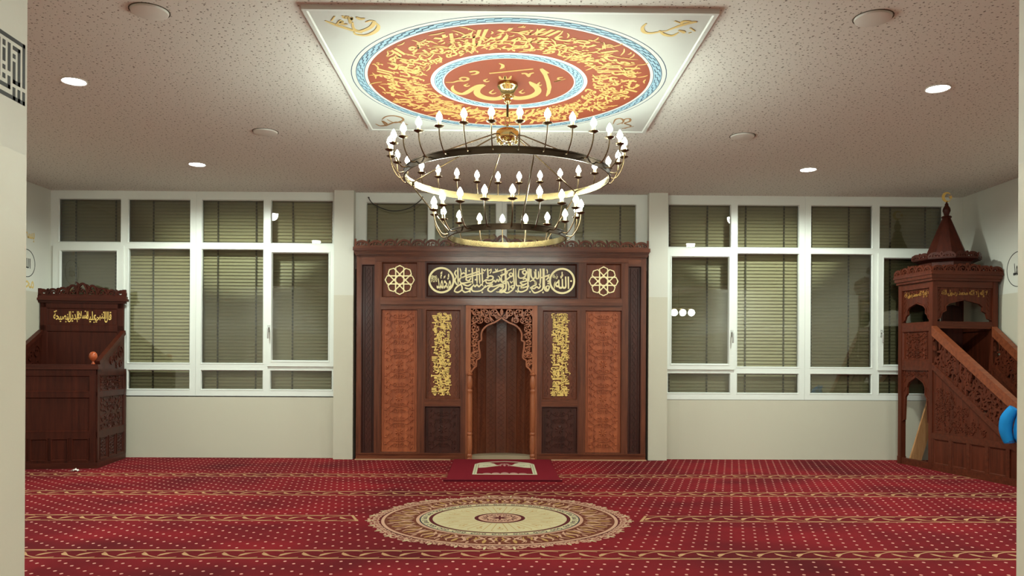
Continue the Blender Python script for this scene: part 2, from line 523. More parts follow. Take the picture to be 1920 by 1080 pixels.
b = MB(); b.box(XL - 0.3, XR + 0.3, YA - 0.3, 10.4, -0.15, 0.0)
floor = struct('floor', b, m_carpet)
b = MB(); b.box(XL - 0.3, XR + 0.3, YA - 0.3, 10.4, ZC, ZC + 0.15)
struct('ceiling', b, m_ceil)
b = MB(); b.box(XL - 0.25, XL, YA, 10.3, 0.0, ZC)
struct('wall_left', b, m_wall)
b = MB(); b.box(XR, XR + 0.25, YA, 10.3, 0.0, ZC)
struct('wall_right', b, m_wall)
b = MB()
b.box(XL, -1.95, YB, 10.3, 0.0, 0.755)
b.box(1.95, XR, YB, 10.3, 0.0, 0.745)
b.box(-1.95, 1.95, 10.15, 10.3, 0.0, 2.36)
b.box(-1.95, 1.95, YB + 0.08, 10.15, 2.28, 2.36)
b.box(5.635, XR, YB, 10.3, 0.745, ZC)
struct('wall_back', b, m_wall)
b = MB(); b.box(XL, XR, YF0, YF1, 2.82, ZC)
struct('wall_front', b, m_wall)
b = MB(); b.box(OL - .95, OL, YF0, YF1, 0.0, 2.82); struct('trim_3', b, m_wall)
b = MB(); b.box(OR, OR + .95, YF0, YF1, 0.0, 2.82); struct('trim_4', b, m_wall)
b = MB(); b.box(XL, XR, YA - 0.25, YA, 0.0, ZC)
struct('wall_rear', b, m_wall)
b = MB(); b.box(-2.066, -1.826, 9.74, 10.3, 0.0, ZC); struct('trim_1', b, m_wall)
b = MB(); b.box(1.818, 2.052, 9.74, 10.3, 0.0, ZC); struct('trim_2', b, m_wall)
b = MB(); b.box(XL - 0.3, XR + 0.3, 10.55, 10.6, -0.1, 3.5)
tag(b.build('wall_outside', m_night), kind='structure')

# --- windows: six units of two columns
def window(nm, x0, x1, z0, cols, rows, sash=None, hinge=None):
    """cols: clear pane x ranges; rows: clear pane z ranges from the bottom; sash: (column, x0, x1, z0, z1, pane x0, x1, z0, z1)"""
    root = bpy.data.objects.new(nm, None); COL.objects.link(root); root.location = (x0, YB, 0); tag(root, kind='structure')
    F = lambda u, v, w: (u - x0, -w, v)
    fr = MB(); xs = [x0] + [q for c in cols for q in c] + [x1]; zs = [z0] + [q for r in rows for q in r] + [ZC]
    for i in range(0, len(xs), 2): fr.fbox(F, xs[i], xs[i + 1], z0, ZC, -0.07, 0.0)
    for c in cols:
        for i in range(0, len(zs), 2): fr.fbox(F, c[0], c[1], zs[i], zs[i + 1], -0.07, 0.0)
        for r in rows:
            if sash and sash[0] == cols.index(c) and rows.index(r) == 1: continue
            fr.frame(F, c[0] - 0.008, c[1] + 0.008, r[0] - 0.008, r[1] + 0.008, 0.016, -0.02, 0.004)
    fr.build('frame', m_frame, root)
    for ci, c in enumerate(cols):
        for ri, r in enumerate(rows):
            p = MB(); a0, a1, b0, b1 = c[0], c[1], r[0], r[1]
            if sash and sash[0] == ci and ri == 1: a0, a1, b0, b1 = sash[5:9]
            d = 0.0 if (sash and sash[0] == ci and ri == 1) else -0.03
            p.add([F(a0 - .004, b0 - .004, d), F(a1 + .004, b0 - .004, d), F(a1 + .004, b1 + .004, d), F(a0 - .004, b1 + .004, d)], [(0, 1, 2, 3)])
            p.build('pane', m_glass, root)
    if sash:
        _, a0, a1, b0, b1, p0, p1, q0, q1 = sash
        sm = MB()
        sm.fbox(F, a0, p0, b0, b1, -0.03, 0.022); sm.fbox(F, p1, a1, b0, b1, -0.03, 0.022)
        sm.fbox(F, p0, p1, b0, q0, -0.03, 0.022); sm.fbox(F, p0, p1, q1, b1, -0.03, 0.022)
        sm.frame(F, p0 - .012, p1 + .012, q0 - .012, q1 + .012, 0.022, 0.0, 0.027)
        so = sm.build('sash', m_frame, root)
        if hinge:
            hx, hz = hinge; h = MB()
            h.fbox(F, hx - .014, hx + .014, hz - .035, hz + .05, 0.022, 0.032)
            h.tube([F(hx, hz + .02, .03), F(hx, hz + .02, .062), F(hx, hz + .008, .072), F(hx, hz - .10, .072), F(hx, hz - .115, .066)], [.009, .009, .010, .0095, .007], 8)
            h.build('handle', m_chrome, so, smooth=True)
    return root
RL = [(0.846, 1.088), (1.172, 2.594), (2.672, 3.209)]
RR = [(0.831, 1.079), (1.159, 2.587), (2.660, 3.197)]
RC = [(2.42, 3.190)]
window('window_1', -5.60, -3.806, .768, [(-5.503, -4.735), (-4.646, -3.878)], RL, (0, -5.56, -4.69, 1.138, 2.626, -5.471, -4.774, 1.206, 2.560))
window('window_2', -3.804, -2.066, .768, [(-3.738, -2.970), (-2.880, -2.111)], RL, (1, -2.913, -2.079, 1.138, 2.615, -2.860, -2.152, 1.206, 2.555), (-2.892, 1.60))
window('window_3', -1.826, 0.0, 2.36, [(-1.695, -0.925), (-0.842, -0.076)], RC)
window('window_4', 0.002, 1.818, 2.36, [(0.057, 0.821), (0.905, 1.681)], RC)
window('window_5', 2.052, 3.809, .750, [(2.085, 2.873), (2.957, 3.736)], RR, (0, 2.064, 2.921, 1.125, 2.600, 2.122, 2.847, 1.192, 2.540), (2.886, 1.575))
window('window_6', 3.811, 5.635, .750, [(3.883, 4.662), (4.750, 5.548)], RR, (1, 4.730, 5.60, 1.125, 2.600, 4.796, 5.53, 1.192, 2.540), (4.766, 1.585))

# --- venetian blinds outside the panes, nearly shut
def blind(x0, x1, zlo, label, cords, drop=0.0):
    t = thing('venetian_blind', label, 'blind', (x0, 10.03, zlo), 0, 'olive venetian blinds behind the windows')
    s_ = MB(); W = x1 - x0; H = ZC - 0.01 - zlo; n = int(H / 0.0425)
    for i in range(n):
        z = 0.02 + i * 0.0425
        prof = [(0.011, -0.0222), (0.006, -0.007), (-0.001, 0.008), (-0.008, 0.0215)]
        vs = [(x, y, z + q) for x in (0.0, W) for y, q in [(-a, c) for a, c in prof]]
        vs += [(x, y + 0.0012, zz) for x, y, zz in vs]
        fs = []
        for k in range(3):
            fs += [(k, k + 1, k + 5, k + 4), (k + 8, k + 12, k + 13, k + 9)]
        fs += [(0, 4, 12, 8), (3, 11, 15, 7)]
        s_.add(vs, fs)
    s_.build('slats', m_slat, t, recalc=False)
    for c in cords:
        k = MB()
        for i in range(n):
            z = 0.02 + i * 0.0425
            k.box(c - x0 - .011, c - x0 + .011, -.026, -.023, z - .02, z + .006)
        k.box(c - x0 - .004, c - x0 + .004, -.0225, -.0205, 0.0, H)
        k.build('ladder_tape', m_cord, t)
    r = MB(); r.box(0, W, -0.03, 0.03, 0.0, 0.016); r.build('bottom_rail', m_slat, t)
blind(-5.58, -3.83, .80, 'olive venetian blind behind the leftmost window, partly hidden by the preacher chair', (-5.36, -4.86, -4.39, -3.91))
blind(-3.79, -2.075, .80, 'olive venetian blind behind the window just left of the left white pillar', (-3.58, -3.10, -2.64, -2.14))
blind(-1.81, -0.01, 2.39, 'olive blind in the high window above the prayer niche wall, left half', (-1.58, -1.11, -0.62, -0.16))
blind(0.01, 1.80, 2.39, 'olive blind in the high window above the prayer niche wall, right half', (0.16, 0.62, 1.03, 1.50))
blind(2.06, 3.80, .78, 'olive venetian blind behind the window just right of the right white pillar', (2.13, 2.61, 3.10, 3.59))
blind(3.82, 5.62, .78, 'olive venetian blind behind the rightmost window, partly hidden by the pulpit', (3.94, 4.42, 4.95, 5.40))
b = MB(); b.tube(cat([(-1.66, 9.80, 3.24), (-1.60, 9.80, 3.16), (-1.45, 9.80, 3.09), (-1.30, 9.80, 3.075), (-1.15, 9.80, 3.11), (-1.02, 9.80, 3.20), (-0.99, 9.80, 3.25)], 5), 0.006, 6)
b.tube([(-1.66, 9.80, 3.24), (-1.66, 9.87, 3.25)], 0.006, 6); b.tube([(-0.99, 9.80, 3.25), (-0.99, 9.87, 3.26)], 0.006, 6)
tag(b.build('cable', m_black, smooth=True), 'thin black cable drooping across the high window over the prayer niche wall', 'cable')

# --- ceiling fittings
def downlight(x, y, watts, label, group):
    t = thing('downlight', label, 'ceiling light', (x, y, ZC), 0, group)
    b = MB(); b.lathe([(.078, 0), (.092, 0), (.092, -.006), (.086, -.010), (.078, -.006), (.078, 0)], n=32, cap=False); b.build('trim_ring', m_disc, t, smooth=True)
    b = MB(); b.lathe([(.001, -.0045), (.079, -.004), (.079, -.001), (.001, -.001)], n=32); b.build('lens', m_lens, t)
    l = bpy.data.lights.new('downlight_lamp', 'SPOT'); l.energy = watts; l.spot_size = math.radians(172); l.spot_blend = 0.4
    l.color = (0.88, 1.0, 0.91); l.shadow_soft_size = 0.07
    o = bpy.data.objects.new('downlight_lamp', l); COL.objects.link(o); o.parent = t; o.location = (0, 0, -.03)
G = 'recessed downlights of the hall ceiling'
downlight(-3.235, 6.0, SPOT, 'lit recessed downlight left of the painted ceiling panel, nearer the camera', G)
downlight(3.315, 5.97, SPOT, 'lit recessed downlight right of the painted ceiling panel, nearer the camera', G)
downlight(-3.27, 8.5, SPOT, 'lit recessed downlight in the ceiling just in front of the left windows', G)
downlight(3.31, 8.5, SPOT, 'lit recessed downlight in the ceiling just in front of the right windows', G)
G = 'added unseen fill downlights of the room behind the opening'
for x, w in ((-3.2, 'left'), (0.1, 'centre'), (3.3, 'right')):  # added out of view to brighten the sides of the opening
    downlight(x, 0.6, ANNEX, 'added unseen fill downlight behind the opening, %s of the near row' % w, G)
    downlight(x, -3.4, ANNEX, 'added unseen fill downlight behind the opening, %s of the far row' % w, G)
m_globe = emit('lit opal globe', C(0.88, 1.0, 0.90), 70.0)
def globe_lamp(x, y, label):
    t = thing('globe_lamp', label, 'hanging lamp', (x, y, ZC), 0, 'globe lamps of the room behind the opening')
    b = MB(); b.lathe([(.004, 0), (.05, 0), (.05, -.02), (.008, -.03), (.006, -.70), (.004, -.70)], n=16); b.build('stem', m_brass, t, smooth=True)
    b = MB(); b.tube([(-.36, 0, -.70), (.36, 0, -.70)], .010, 8); b.build('bar', m_brass, t, smooth=True)
    for k in range(4):
        gx = -.33 + .22 * k
        b = MB(); b.lathe([(.085 * sin(PI * i / 12) + .0005, -.80 - .085 * cos(PI * i / 12)) for i in range(13)], (gx, 0, 0), 18); b.build('globe', m_globe, t, smooth=True)
        b = MB(); b.lathe([(.02, -.72), (.028, -.70), (.008, -.69)], (gx, 0, 0), 12); b.build('socket', m_brass, t)
globe_lamp(4.55, -.5, 'four globe lamp on a bar in the room behind the opening, at the right')
globe_lamp(.2, -.5, 'added unseen four globe fill lamp in the room behind the opening, in the middle')  # added only as fill light, out of view
globe_lamp(-3.7, -.5, 'added unseen four globe fill lamp in the room behind the opening, at the left')  # another added fill lamp, set to balance the light
def speaker(x, y, label):
    t = thing('ceiling_speaker', label, 'speaker', (x, y, ZC), 0, 'round speakers in the hall ceiling')
    b = MB(); b.lathe([(.001, -.016), (.098, -.016), (.106, -.013), (.108, -.004), (.108, 0), (.001, 0)], n=40); b.build('grille', m_disc, t, smooth=True)
    b = MB(); b.lathe([(.112, 0), (.117, 0), (.117, -.003), (.112, -.003), (.112, 0)], n=40, cap=False); b.build('rim', m_cord, t)
speaker(-2.133, 4.79, 'round white ceiling speaker near the camera, left of the painted panel')
speaker(2.249, 4.77, 'round white ceiling speaker near the camera, right of the painted panel')
speaker(-2.178, 7.28, 'small looking round white ceiling speaker beyond the panel, left of the chandelier')
speaker(2.221, 7.28, 'small looking round white ceiling speaker beyond the panel, right of the chandelier')

# --- painted panel on the ceiling
PX, PY = 0.046, 5.90
t = thing('ceiling_panel', 'square white ceiling panel painted with a terracotta disc of gold calligraphy', 'ceiling panel', (PX, PY, ZC))
F0 = lambda u, v, w: (u, -v, -w)
b = MB(); b.fbox(F0, -1.235, 1.235, -1.22, 1.22, 0.0, 0.022); b.build('board', m_white, t)
b = MB(); b.frame(F0, -1.24, 1.24, -1.225, 1.225, 0.055, 0.0, 0.030); b.build('moulding', m_whitef, t)
b = MB()
for r0, r1, mi, w in ((1.152, 1.158, 0, .0225), (1.064, 1.120, 1, .0225), (0.0, 1.040, 2, .0225), (0.484, .583, 3, .0235), (.497, .553, 1, .0240), (1.119, 1.123, 0, .0232), (1.0615, 1.0655, 0, .0232), (.5515, .5545, 0, .0244), (.4955, .4985, 0, .0244)):
    if r0 == 0: b.disc(F0, 0, 0, r1, .020, w, 96, mi)
    else: b.ring(F0, 0, 0, r0, r1, .020, w, 96, mi)
b.build('painted_disc', [m_navy, m_blue, m_orange, m_white], t)
b = MB()
def keyband(r0, r1, n, w):
    d = 2 * PI / n; P = lambda a, r: (r * sin(a), r * cos(a))
    h = r1 - r0
    for i in range(n):
        a = i * d
        pl = [P(a, r0 + .20 * h), P(a + .55 * d, r0 + .26 * h), P(a + .55 * d, r0 + .52 * h), P(a + 1.1 * d, r0 + .58 * h), P(a + 1.1 * d, r0 + .80 * h), P(a + 1.5 * d, r0 + .84 * h)]
        b.ribbon(F0, pl, .0042, w - .002, w)
keyband(1.064, 1.120, 64, .0238); keyband(.553, .497, 40, .0248)
b.build('key_border', m_navy, t)
b = MB()
AYA = ['الله لا إله إلا هو الحي القيوم لا تأخذه سنة ولا نوم له ما في السماوات وما في الأرض',
       'من ذا الذي يشفع عنده إلا بإذنه يعلم ما بين أيديهم وما خلفهم ولا يحيطون بشيء من علمه',
       'إلا بما شاء وسع كرسيه السماوات والأرض ولا يئوده حفظهما وهو العلي العظيم صدق الله']
for k, (line, r0, r1) in enumerate(((AYA[0], .815, 1.015), (AYA[1], .70, .89), (AYA[2], .61, .77))):
    def warp(x, y, r0=r0, r1=r1, k=k):
        a = -x * 2 * PI * -1 * 0.992 + 0.35 + k * 1.3 + 0.10 * (y - .5)
        r = r0 + (r1 - r0) * y + 0.018 * sin(5 * a + k)
        return (r * sin(a), r * cos(a))
    put_text(b, F0, line, warp, .0220, .0245, 0.030)
    rnd = random.Random(k)
    for i in range(190):                                        # vowel marks and flourishes between the lines
        a = rnd.uniform(0, 2 * PI); r = rnd.uniform(r0 + .02, r1); q = rnd.choice((PI / 2 - a, PI / 2 - a + .6, PI / 2 - a - .7, -a + .2)) + rnd.uniform(-.25, .25); L = rnd.choice((.014, .022, .04, .06))
        c_ = (r * sin(a), r * cos(a))
        b.ribbon(F0, cat([(c_[0] - L * cos(q), c_[1] - L * sin(q)), (c_[0] + .01 * sin(q), c_[1] - .01 * cos(q)), (c_[0] + L * cos(q), c_[1] + L * sin(q))], 3), [.004, .009, .011, .012, .011, .008, .003], .0220, .0245)
b.build('ring_calligraphy', m_goldp, t)
b = MB(); T0, T1 = .0225, .025
alif = [(0.215, 0.301), (0.234, 0.312), (0.288, 0.224), (0.272, 0.213), (0.303, 0.066), (0.322, -0.067), (0.319, -0.201), (0.298, -0.276), (0.291, -0.26), (0.293, -0.114), (0.275, 0.036), (0.248, 0.179), (0.219, 0.274)]
b.prism(F0, alif, T0, T1)
def stroke(pts, ws, k=5, mi=0, bb=None, f=None):
    pl = cat(pts, k); (bb or b).ribbon(f or F0, pl, resamp(ws, len(pl)), T0, T1, mi=mi)
lam = [(0.152, 0.044), (0.18, -0.011), (0.215, -0.092), (0.224, -0.172), (0.19, -0.256), (0.127, -0.31), (0.061, -0.322), (0.012, -0.274), (-0.014, -0.192), (-0.022, -0.077), (-0.028, 0.013)]
stroke(lam, [.012, .05, .05, .05, .06, .075, .08, .06, .05, .05, .02])
stroke([(-0.014, -0.192), (-0.032, -0.266), (-0.081, -0.333), (-0.147, -0.338), (-0.212, -0.294), (-0.244, -0.217), (-0.239, -0.136), (-0.214, -0.073), (-0.186, -0.033)], [.04, .05, .07, .08, .07, .055, .045, .04, .03])
stroke([(-0.186, -0.033), (-0.226, -0.044), (-0.264, -0.093), (-0.304, -0.169), (-0.35, -0.233), (-0.393, -0.222), (-0.424, -0.166), (-0.43, -0.104), (-0.417, -0.052)], [.03, .036, .04, .045, .045, .04, .032, .022, .008])
stroke([(-0.144, 0.204), (0.168, 0.299)], [.014, .014])
stroke([(-0.073, 0.398), (-0.049, 0.37), (-0.049, 0.328), (-0.067, 0.293)], [.006, .022, .026, .004])
stroke([(-0.071, 0.147), (-0.061, 0.096), (-0.038, 0.097), (-0.031, 0.154), (-0.023, 0.097), (0.002, 0.098), (0.014, 0.158)], [.012, .022, .02, .012, .022, .022, .01])
stroke([(0.089, 0.207), (0.121, 0.208), (0.142, 0.147), (0.15, 0.204), (0.176, 0.226)], [.018, .022, .012, .02, .01], 4)
stroke([(0.393, 0.14), (0.363, 0.131), (0.36, 0.102), (0.381, 0.086), (0.338, 0.05), (0.412, 0.11)], [.008, .016, .016, .012, .014, .006], 4)
for q in ([(0.23, 0.041), (0.217, -0.01), (0.232, -0.037), (0.245, -0.012)], [(0.109, -0.126), (0.086, -0.176), (0.102, -0.207), (0.123, -0.188)], [(-0.116, -0.132), (-0.145, -0.195), (-0.126, -0.227), (-0.098, -0.2)], [(-0.159, 0.093), (-0.184, 0.064), (-0.17, 0.035), (-0.145, 0.053)], [(-0.306, -0.01), (-0.333, -0.041), (-0.319, -0.067), (-0.295, -0.046)]):
    stroke(q, [.006, .018, .016, .005], 4)
stroke([(-0.286, 0.23), (-0.248, 0.247), (-0.226, 0.226), (-0.241, 0.193), (-0.278, 0.175)], [.02, .02, .024, .018, .006], 4)
stroke([(-0.473, 0.015), (-0.421, 0.016), (-0.378, 0.047), (-0.337, 0.048), (-0.305, 0.072), (-0.307, 0.112), (-0.343, 0.12), (-0.363, 0.088), (-0.337, 0.048)], [.004, .012, .018, .018, .02, .02, .018, .014, .014], 4)
b.build('central_calligraphy', m_goldp, t)
CORN = [
 ([[(-1.136, 1.056), (-1.075, 0.989), (-0.993, 0.92), (-0.94, 0.88)], [(-0.971, 1.038), (-0.981, 0.944), (-0.947, 0.906), (-0.873, 0.966), (-0.837, 1.042), (-0.857, 1.06), (-0.892, 1.04)], [(-0.837, 1.042), (-0.82, 0.986), (-0.85, 0.909), (-0.917, 0.848), (-0.981, 0.856), (-0.99, 0.895)], [(-1.097, 1.053), (-1.064, 1.118)], [(-1.072, 1.008), (-1.038, 1.055), (-1.04, 1.009), (-1.008, 1.009)], [(-1.016, 1.128), (-1.006, 1.101), (-0.984, 1.111), (-0.986, 1.084)], [(-0.99, 1.019), (-0.971, 1.102), (-0.966, 1.066)], [(-0.934, 1.112), (-0.915, 1.085), (-0.886, 1.095)]], .028, 0),
 ([[(0.833, 1.066), (0.82, 1.01), (0.84, 0.943), (0.884, 0.924), (0.936, 0.945), (0.989, 0.966)], [(0.932, 0.965), (0.977, 0.907), (1.03, 0.889), (1.059, 0.939)], [(0.981, 0.966), (1.052, 1.044), (1.119, 1.092), (1.136, 1.087)], [(1.047, 1.062), (1.055, 1.1), (1.101, 1.101)], [(0.998, 1.107), (1.045, 1.072)], [(1.052, 0.974), (1.089, 0.949), (1.094, 0.93)], [(1.116, 1.008), (1.159, 0.961)], [(1.126, 0.931), (1.139, 0.945)]], .026, 0),
 ([[(-1.159, -1.036), (-1.123, -1.092), (-1.06, -1.052), (-1.088, -0.942), (-1.077, -1.091)], [(-1.083, -0.905), (-1.038, -0.825), (-0.97, -0.802), (-0.91, -0.846), (-0.903, -0.918), (-0.949, -0.974), (-0.996, -0.994), (-1.039, -0.904)], [(-1.077, -1.091), (-0.971, -0.975), (-0.879, -1.047)]], .02, 1),
 ([[(0.917, -0.972), (0.92, -0.844), (0.967, -0.824), (0.997, -0.914), (0.953, -0.99)], [(0.995, -0.97), (0.997, -0.841), (1.038, -0.822), (1.05, -0.894), (1.014, -0.951), (1.082, -1.024), (1.038, -1.102)], [(1.015, -1.103), (1.107, -1.034)]], .018, 1)]
for sts, w, mi in CORN:
    b = MB()
    for q in sts: stroke(q, [w * .35, w, w * .9, w * .3], 4)
    b.build('corner_calligraphy', m_bronze if mi else m_golds, t)

# --- round medallion woven into the carpet
b = MB(); b.eps = 1e-5; MX, MY = -0.006, 6.08
FM = FLOOR(MX, MY, 0.0)
MATS = [m_carpet,
        weave('brown red carpet wool', C(0.135, 0.034, 0.018)), weave('cream carpet wool', C(0.56, 0.47, 0.27), amp=.35), weave('pale pink carpet wool', C(0.52, 0.30, 0.20)),
        weave('navy carpet wool', C(0.035, 0.035, 0.045)), weave('dark wine carpet wool', C(0.09, 0.012, 0.014)), weave('gold carpet wool', C(0.42, 0.24, 0.08))]
b.disc(FM, 0, 0, .890, -.002, .0010, 96, 1)
b.ring(FM, 0, 0, .878, .902, -.002, .0022, 96, 3)
b.ring(FM, 0, 0, .905, .915, -.002, .0020, 96, 5)
b.disc(FM, 0, 0, .640, -.002, .0018, 96, 3); b.disc(FM, 0, 0, .615, -.002, .0024, 96, 4)
b.ring(FM, 0, 0, .543, .604, -.002, .0030, 96, 2)
b.disc(FM, 0, 0, .545, -.002, .0028, 96, 5); b.disc(FM, 0, 0, .515, -.002, .0034, 96, 2)
b.disc(FM, 0, 0, .195, -.002, .0040, 64, 5); b.disc(FM, 0, 0, .165, -.002, .0046, 64, 3)
def pol(r, a): return (r * cos(a), r * sin(a))
rnd = random.Random(3)
for i in range(64):                                              # lace of scrolls round the rim
    a = 2 * PI * i / 64; k = 1.0 + .22 * cos(8 * a)
    for sg in (1, -1):
        c_ = pol(.942 + .012 * cos(8 * a), a + sg * .022)
        b.ribbon(FM, spiral(c_[0], c_[1], .030 * k, .008, a + sg * 1.2, sg * 1.15, 10), .0075, -.002, .002, mi=3)
        c_ = pol(.968 + .018 * cos(8 * a), a + sg * .014); leaf(b, FM, c_[0], c_[1], a + sg * .6, .040 * k, .016, -.002, .002, sg * .6, 0, 3)
    c_ = pol(.912, a + PI / 64); leaf(b, FM, c_[0], c_[1], a + PI / 64, .075, .016, -.002, .002, .3, 0, 3)
    if i % 2: leaf(b, FM, pol(.955, a)[0], pol(.955, a)[1], a, .060 * k, .018, -.002, .002, 0, 0, 2)
for i in range(72):                                              # rays of the brown ring
    a = 2 * PI * (i + .5) / 72; r0 = .650 + .02 * (i % 3); g = 1 if i % 2 else -1
    pl = cat([pol(r0, a), pol(r0 + .05, a + g * .018), pol(r0 + .10, a - g * .012), pol(r0 + .15, a + g * .01)], 3)
    b.ribbon(FM, pl, resamp([.004, .009, .008, .003], len(pl)), 0, .0018, mi=3 if i % 3 else 6)
for i in range(24):                                              # flame leaves of the brown ring
    a = 2 * PI * i / 24
    for sg in (1, -1):
        pl = cat([pol(.66, a + sg * .03), pol(.71, a + sg * .095), pol(.76, a + sg * .06), pol(.80, a + sg * .05), pol(.84, a + sg * .085)], 4)
        b.ribbon(FM, pl, resamp([.006, .024, .016, .012, .005], len(pl)), 0, .0020, mi=3)
        pl = cat([pol(.68, a + sg * .02), pol(.74, a + sg * .04), pol(.78, a + sg * .012)], 4)
        b.ribbon(FM, pl, resamp([.004, .016, .004], len(pl)), 0, .0020, mi=6)
    c_ = pol(.76, a); b.disc(FM, c_[0], c_[1], .022, 0, .0020, 10, 5)
    c_ = pol(.815, a); leaf(b, FM, c_[0], c_[1], a, .05, .02, 0, .0021, 0, 0, 3)
    c_ = pol(.75, a + PI / 24); leaf(b, FM, c_[0], c_[1], a + PI / 24, .10, .026, 0, .0021, 0, 0, 6)
    for sg in (1, -1):                                           # blue flowers on the cream ring
        c_ = pol(.574, a + sg * .06); b.ribbon(FM, spiral(c_[0], c_[1], .022, .006, a, sg * 1.0, 8), .009, 0, .0034, mi=4)
    c_ = pol(.574, a); b.disc(FM, c_[0], c_[1], .016, 0, .0034, 10, 4); b.disc(FM, c_[0], c_[1], .008, 0, .0037, 8, 3)
for i in range(16):                                              # ribs of the cream field
    a = 2 * PI * i / 16
    for sg in (1, -1):
        b.ribbon(FM, [pol(.21, a + sg * .10), pol(.46, a + sg * .13), pol(.485, a + sg * .09)], .0045, 0, .0038, mi=6)
    c_ = pol(.40, a); b.ribbon(FM, spiral(c_[0], c_[1], .03, .01, a, 1.0, 8), .005, 0, .0038, mi=6)
    c_ = pol(.33, a); leaf(b, FM, c_[0], c_[1], a, .06, .012, 0, .0038, 0, 0, 6)
    c_ = pol(.115, a); b.ribbon(FM, spiral(c_[0], c_[1], .024, .008, a, 1, 8), .009, 0, .0050, mi=5)
for i in range(8):
    leaf(b, FM, 0, 0, 2 * PI * i / 8, .08, .02, 0, .0052, 0, 0, 5)
tag(b.build('medallion', MATS, floor), 'round cream and brown floral medallion woven into the red carpet')

# ================================================================== CARVING PATTERNS
def carve_tile(b, F, cu, cv, w, h, z1=.006, k=1.0):
    """one repeat of the arabesque relief: rosette, paired scrolls, arches and side leaves"""
    W = .010 * k; I = .55
    R = min(w * .15, h * .12)
    for i in range(8):
        a = 2 * PI * i / 8 + PI / 8
        leaf(b, F, cu + R * .22 * cos(a), cv + R * .22 * sin(a), a, R * .80, R * .52, 0, z1, 0, I)
    b.disc(F, cu, cv, R * .24, 0, z1, 10)
    for sv in (1, -1):
        b.ribbon(F, [(cu + q[0], cv + sv * q[1]) for q in arc(0, h * .17, w * .30, h * .10, PI * .05, PI * .95, 10)], W, 0, z1, I)
        b.ribbon(F, [(cu + q[0], cv + sv * q[1]) for q in arc(0, h * .46, w * .30, h * .12, -PI * .95, -PI * .05, 10)], W * 1.2, 0, z1, I)
        for su in (1, -1):
            f = lambda q: (cu + su * q[0], cv + sv * q[1])
            b.ribbon(F, [f(q) for q in spiral(w * .115, h * .20, w * .10, w * .02, PI * 1.2, -1.5, 16)], W, 0, z1, I)
            b.ribbon(F, [f(q) for q in spiral(w * .13, h * .385, w * .10, w * .02, PI * .7, 1.4, 16)], W, 0, z1, I)
            b.ribbon(F, cat([f((w * .22, h * .02)), f((w * .30, h * .10)), f((w * .24, h * .20)), f((w * .34, h * .30)), f((w * .28, h * .42))], 4), W, 0, z1, I)
            for q, (lu, lv, la) in enumerate(((.33, .05, .6), (.36, .16, -.5), (.31, .26, .3), (.38, .36, -.4), (.33, .44, .7), (.43, .08, 1.6), (.43, .27, 1.5), (.43, .42, 1.7))):
                p = f((w * lu, h * lv)); a = la if su > 0 else PI - la
                a = a if sv > 0 else -a
                leaf(b, F, p[0], p[1], a, w * .10, w * .05, 0, z1, .5 * su * sv, I)
            p = f((w * .03, h * .30)); leaf(b, F, p[0], p[1], PI / 2 * sv, h * .13, w * .035, 0, z1, 0, I)
def carve(b, F, u0, u1, v0, v1, th, z1=.006, k=1.0):
    n = max(1, round((v1 - v0) / th)); h = (v1 - v0) / n
    for i in range(n): carve_tile(b, F, (u0 + u1) / 2, v0 + h * (i + .5), u1 - u0, h, z1, k)
    for u in (u0, u1):
        b.ribbon(F, [(u, v0), (u, v1)], .006, 0, z1 * .7, .3)
def braid(b, F, cu, v0, v1, w, z1=.005):
    n = int((v1 - v0) / (w * 1.5)); h = (v1 - v0) / n
    for i in range(n):
        c = v0 + h * (i + .5)
        b.ribbon(F, [(cu, c - h * .5), (cu + w * .45, c), (cu, c + h * .5), (cu - w * .45, c)], w * .13, 0, z1, .4, True)
        b.disc(F, cu, c, w * .14, 0, z1, 8)
def crest(b, F, W, n, h, humps, bump_c=0.0, bump_w=.25, w0=-.012, w1=.012, base=.02):
    """pierced scroll cresting: a row of humps each holding a curl and a leaf"""
    b.fbox(F, -W / 2, W / 2, 0, base, w0, w1)
    xs = [-W / 2 + W * i / n for i in range(n + 1)]
    for i in range(n):
        a, c = xs[i], xs[i + 1]; m = (a + c) / 2; d = c - a
        s_ = 1 if m < -1e-6 else -1
        H = h * humps(abs(m) / (W / 2)) * (1 + bump_c * math.exp(-(m / bump_w) ** 2))
        b.ribbon(F, arc(m, base * .6, d * .48, H - base * .6 - .012, 0, PI, 14), [.016 + .014 * sin(PI * q / 14) for q in range(15)], w0, w1, .15)
        b.ribbon(F, spiral(m + s_ * d * .06, H * .42, min(d, H * 1.5) * .30, .008, PI / 2, s_ * -1.25, 14), resamp([.009, .015, .018, .014], 15), w0, w1 * .8, .15)
        leaf(b, F, m - s_ * d * .30, base * .8, PI / 2 - s_ * .9, d * .36, .018, w0, w1 * .9, s_ * .8, .2)
        leaf(b, F, m + s_ * d * .44, H * .60, PI / 2 + s_ * .5, H * .50, .020, w0, w1, -s_ * .9, .2)
def octo_star(b, F, cu, cv, R, wd, w0, w1):
    """eight petalled interlaced rosette"""
    k = .28 * R
    for i in range(8):
        t = 2 * PI * i / 8
        f = lambda x, y: (cu + x * cos(t) - y * sin(t), cv + x * sin(t) + y * cos(t))
        for s_ in (1, -1):
            b.ribbon(F, [f(s_ * k, -k), f(s_ * k, .86 * R), f(0, R)], wd, w0, w1, .15)

# ================================================================== MIHRAB WALL
MYF = 9.72
mih = thing('prayer_niche', 'wide carved mahogany prayer niche wall with gold calligraphy between the two white pillars', 'mihrab', (0, MYF, 0))
FW = lambda u, v, w: (u, -w, v)
def sym(fn):
    for s_ in (-1, 1): fn(s_)
def U(s_, a, b_): return (min(s_ * a, s_ * b_), max(s_ * a, s_ * b_))
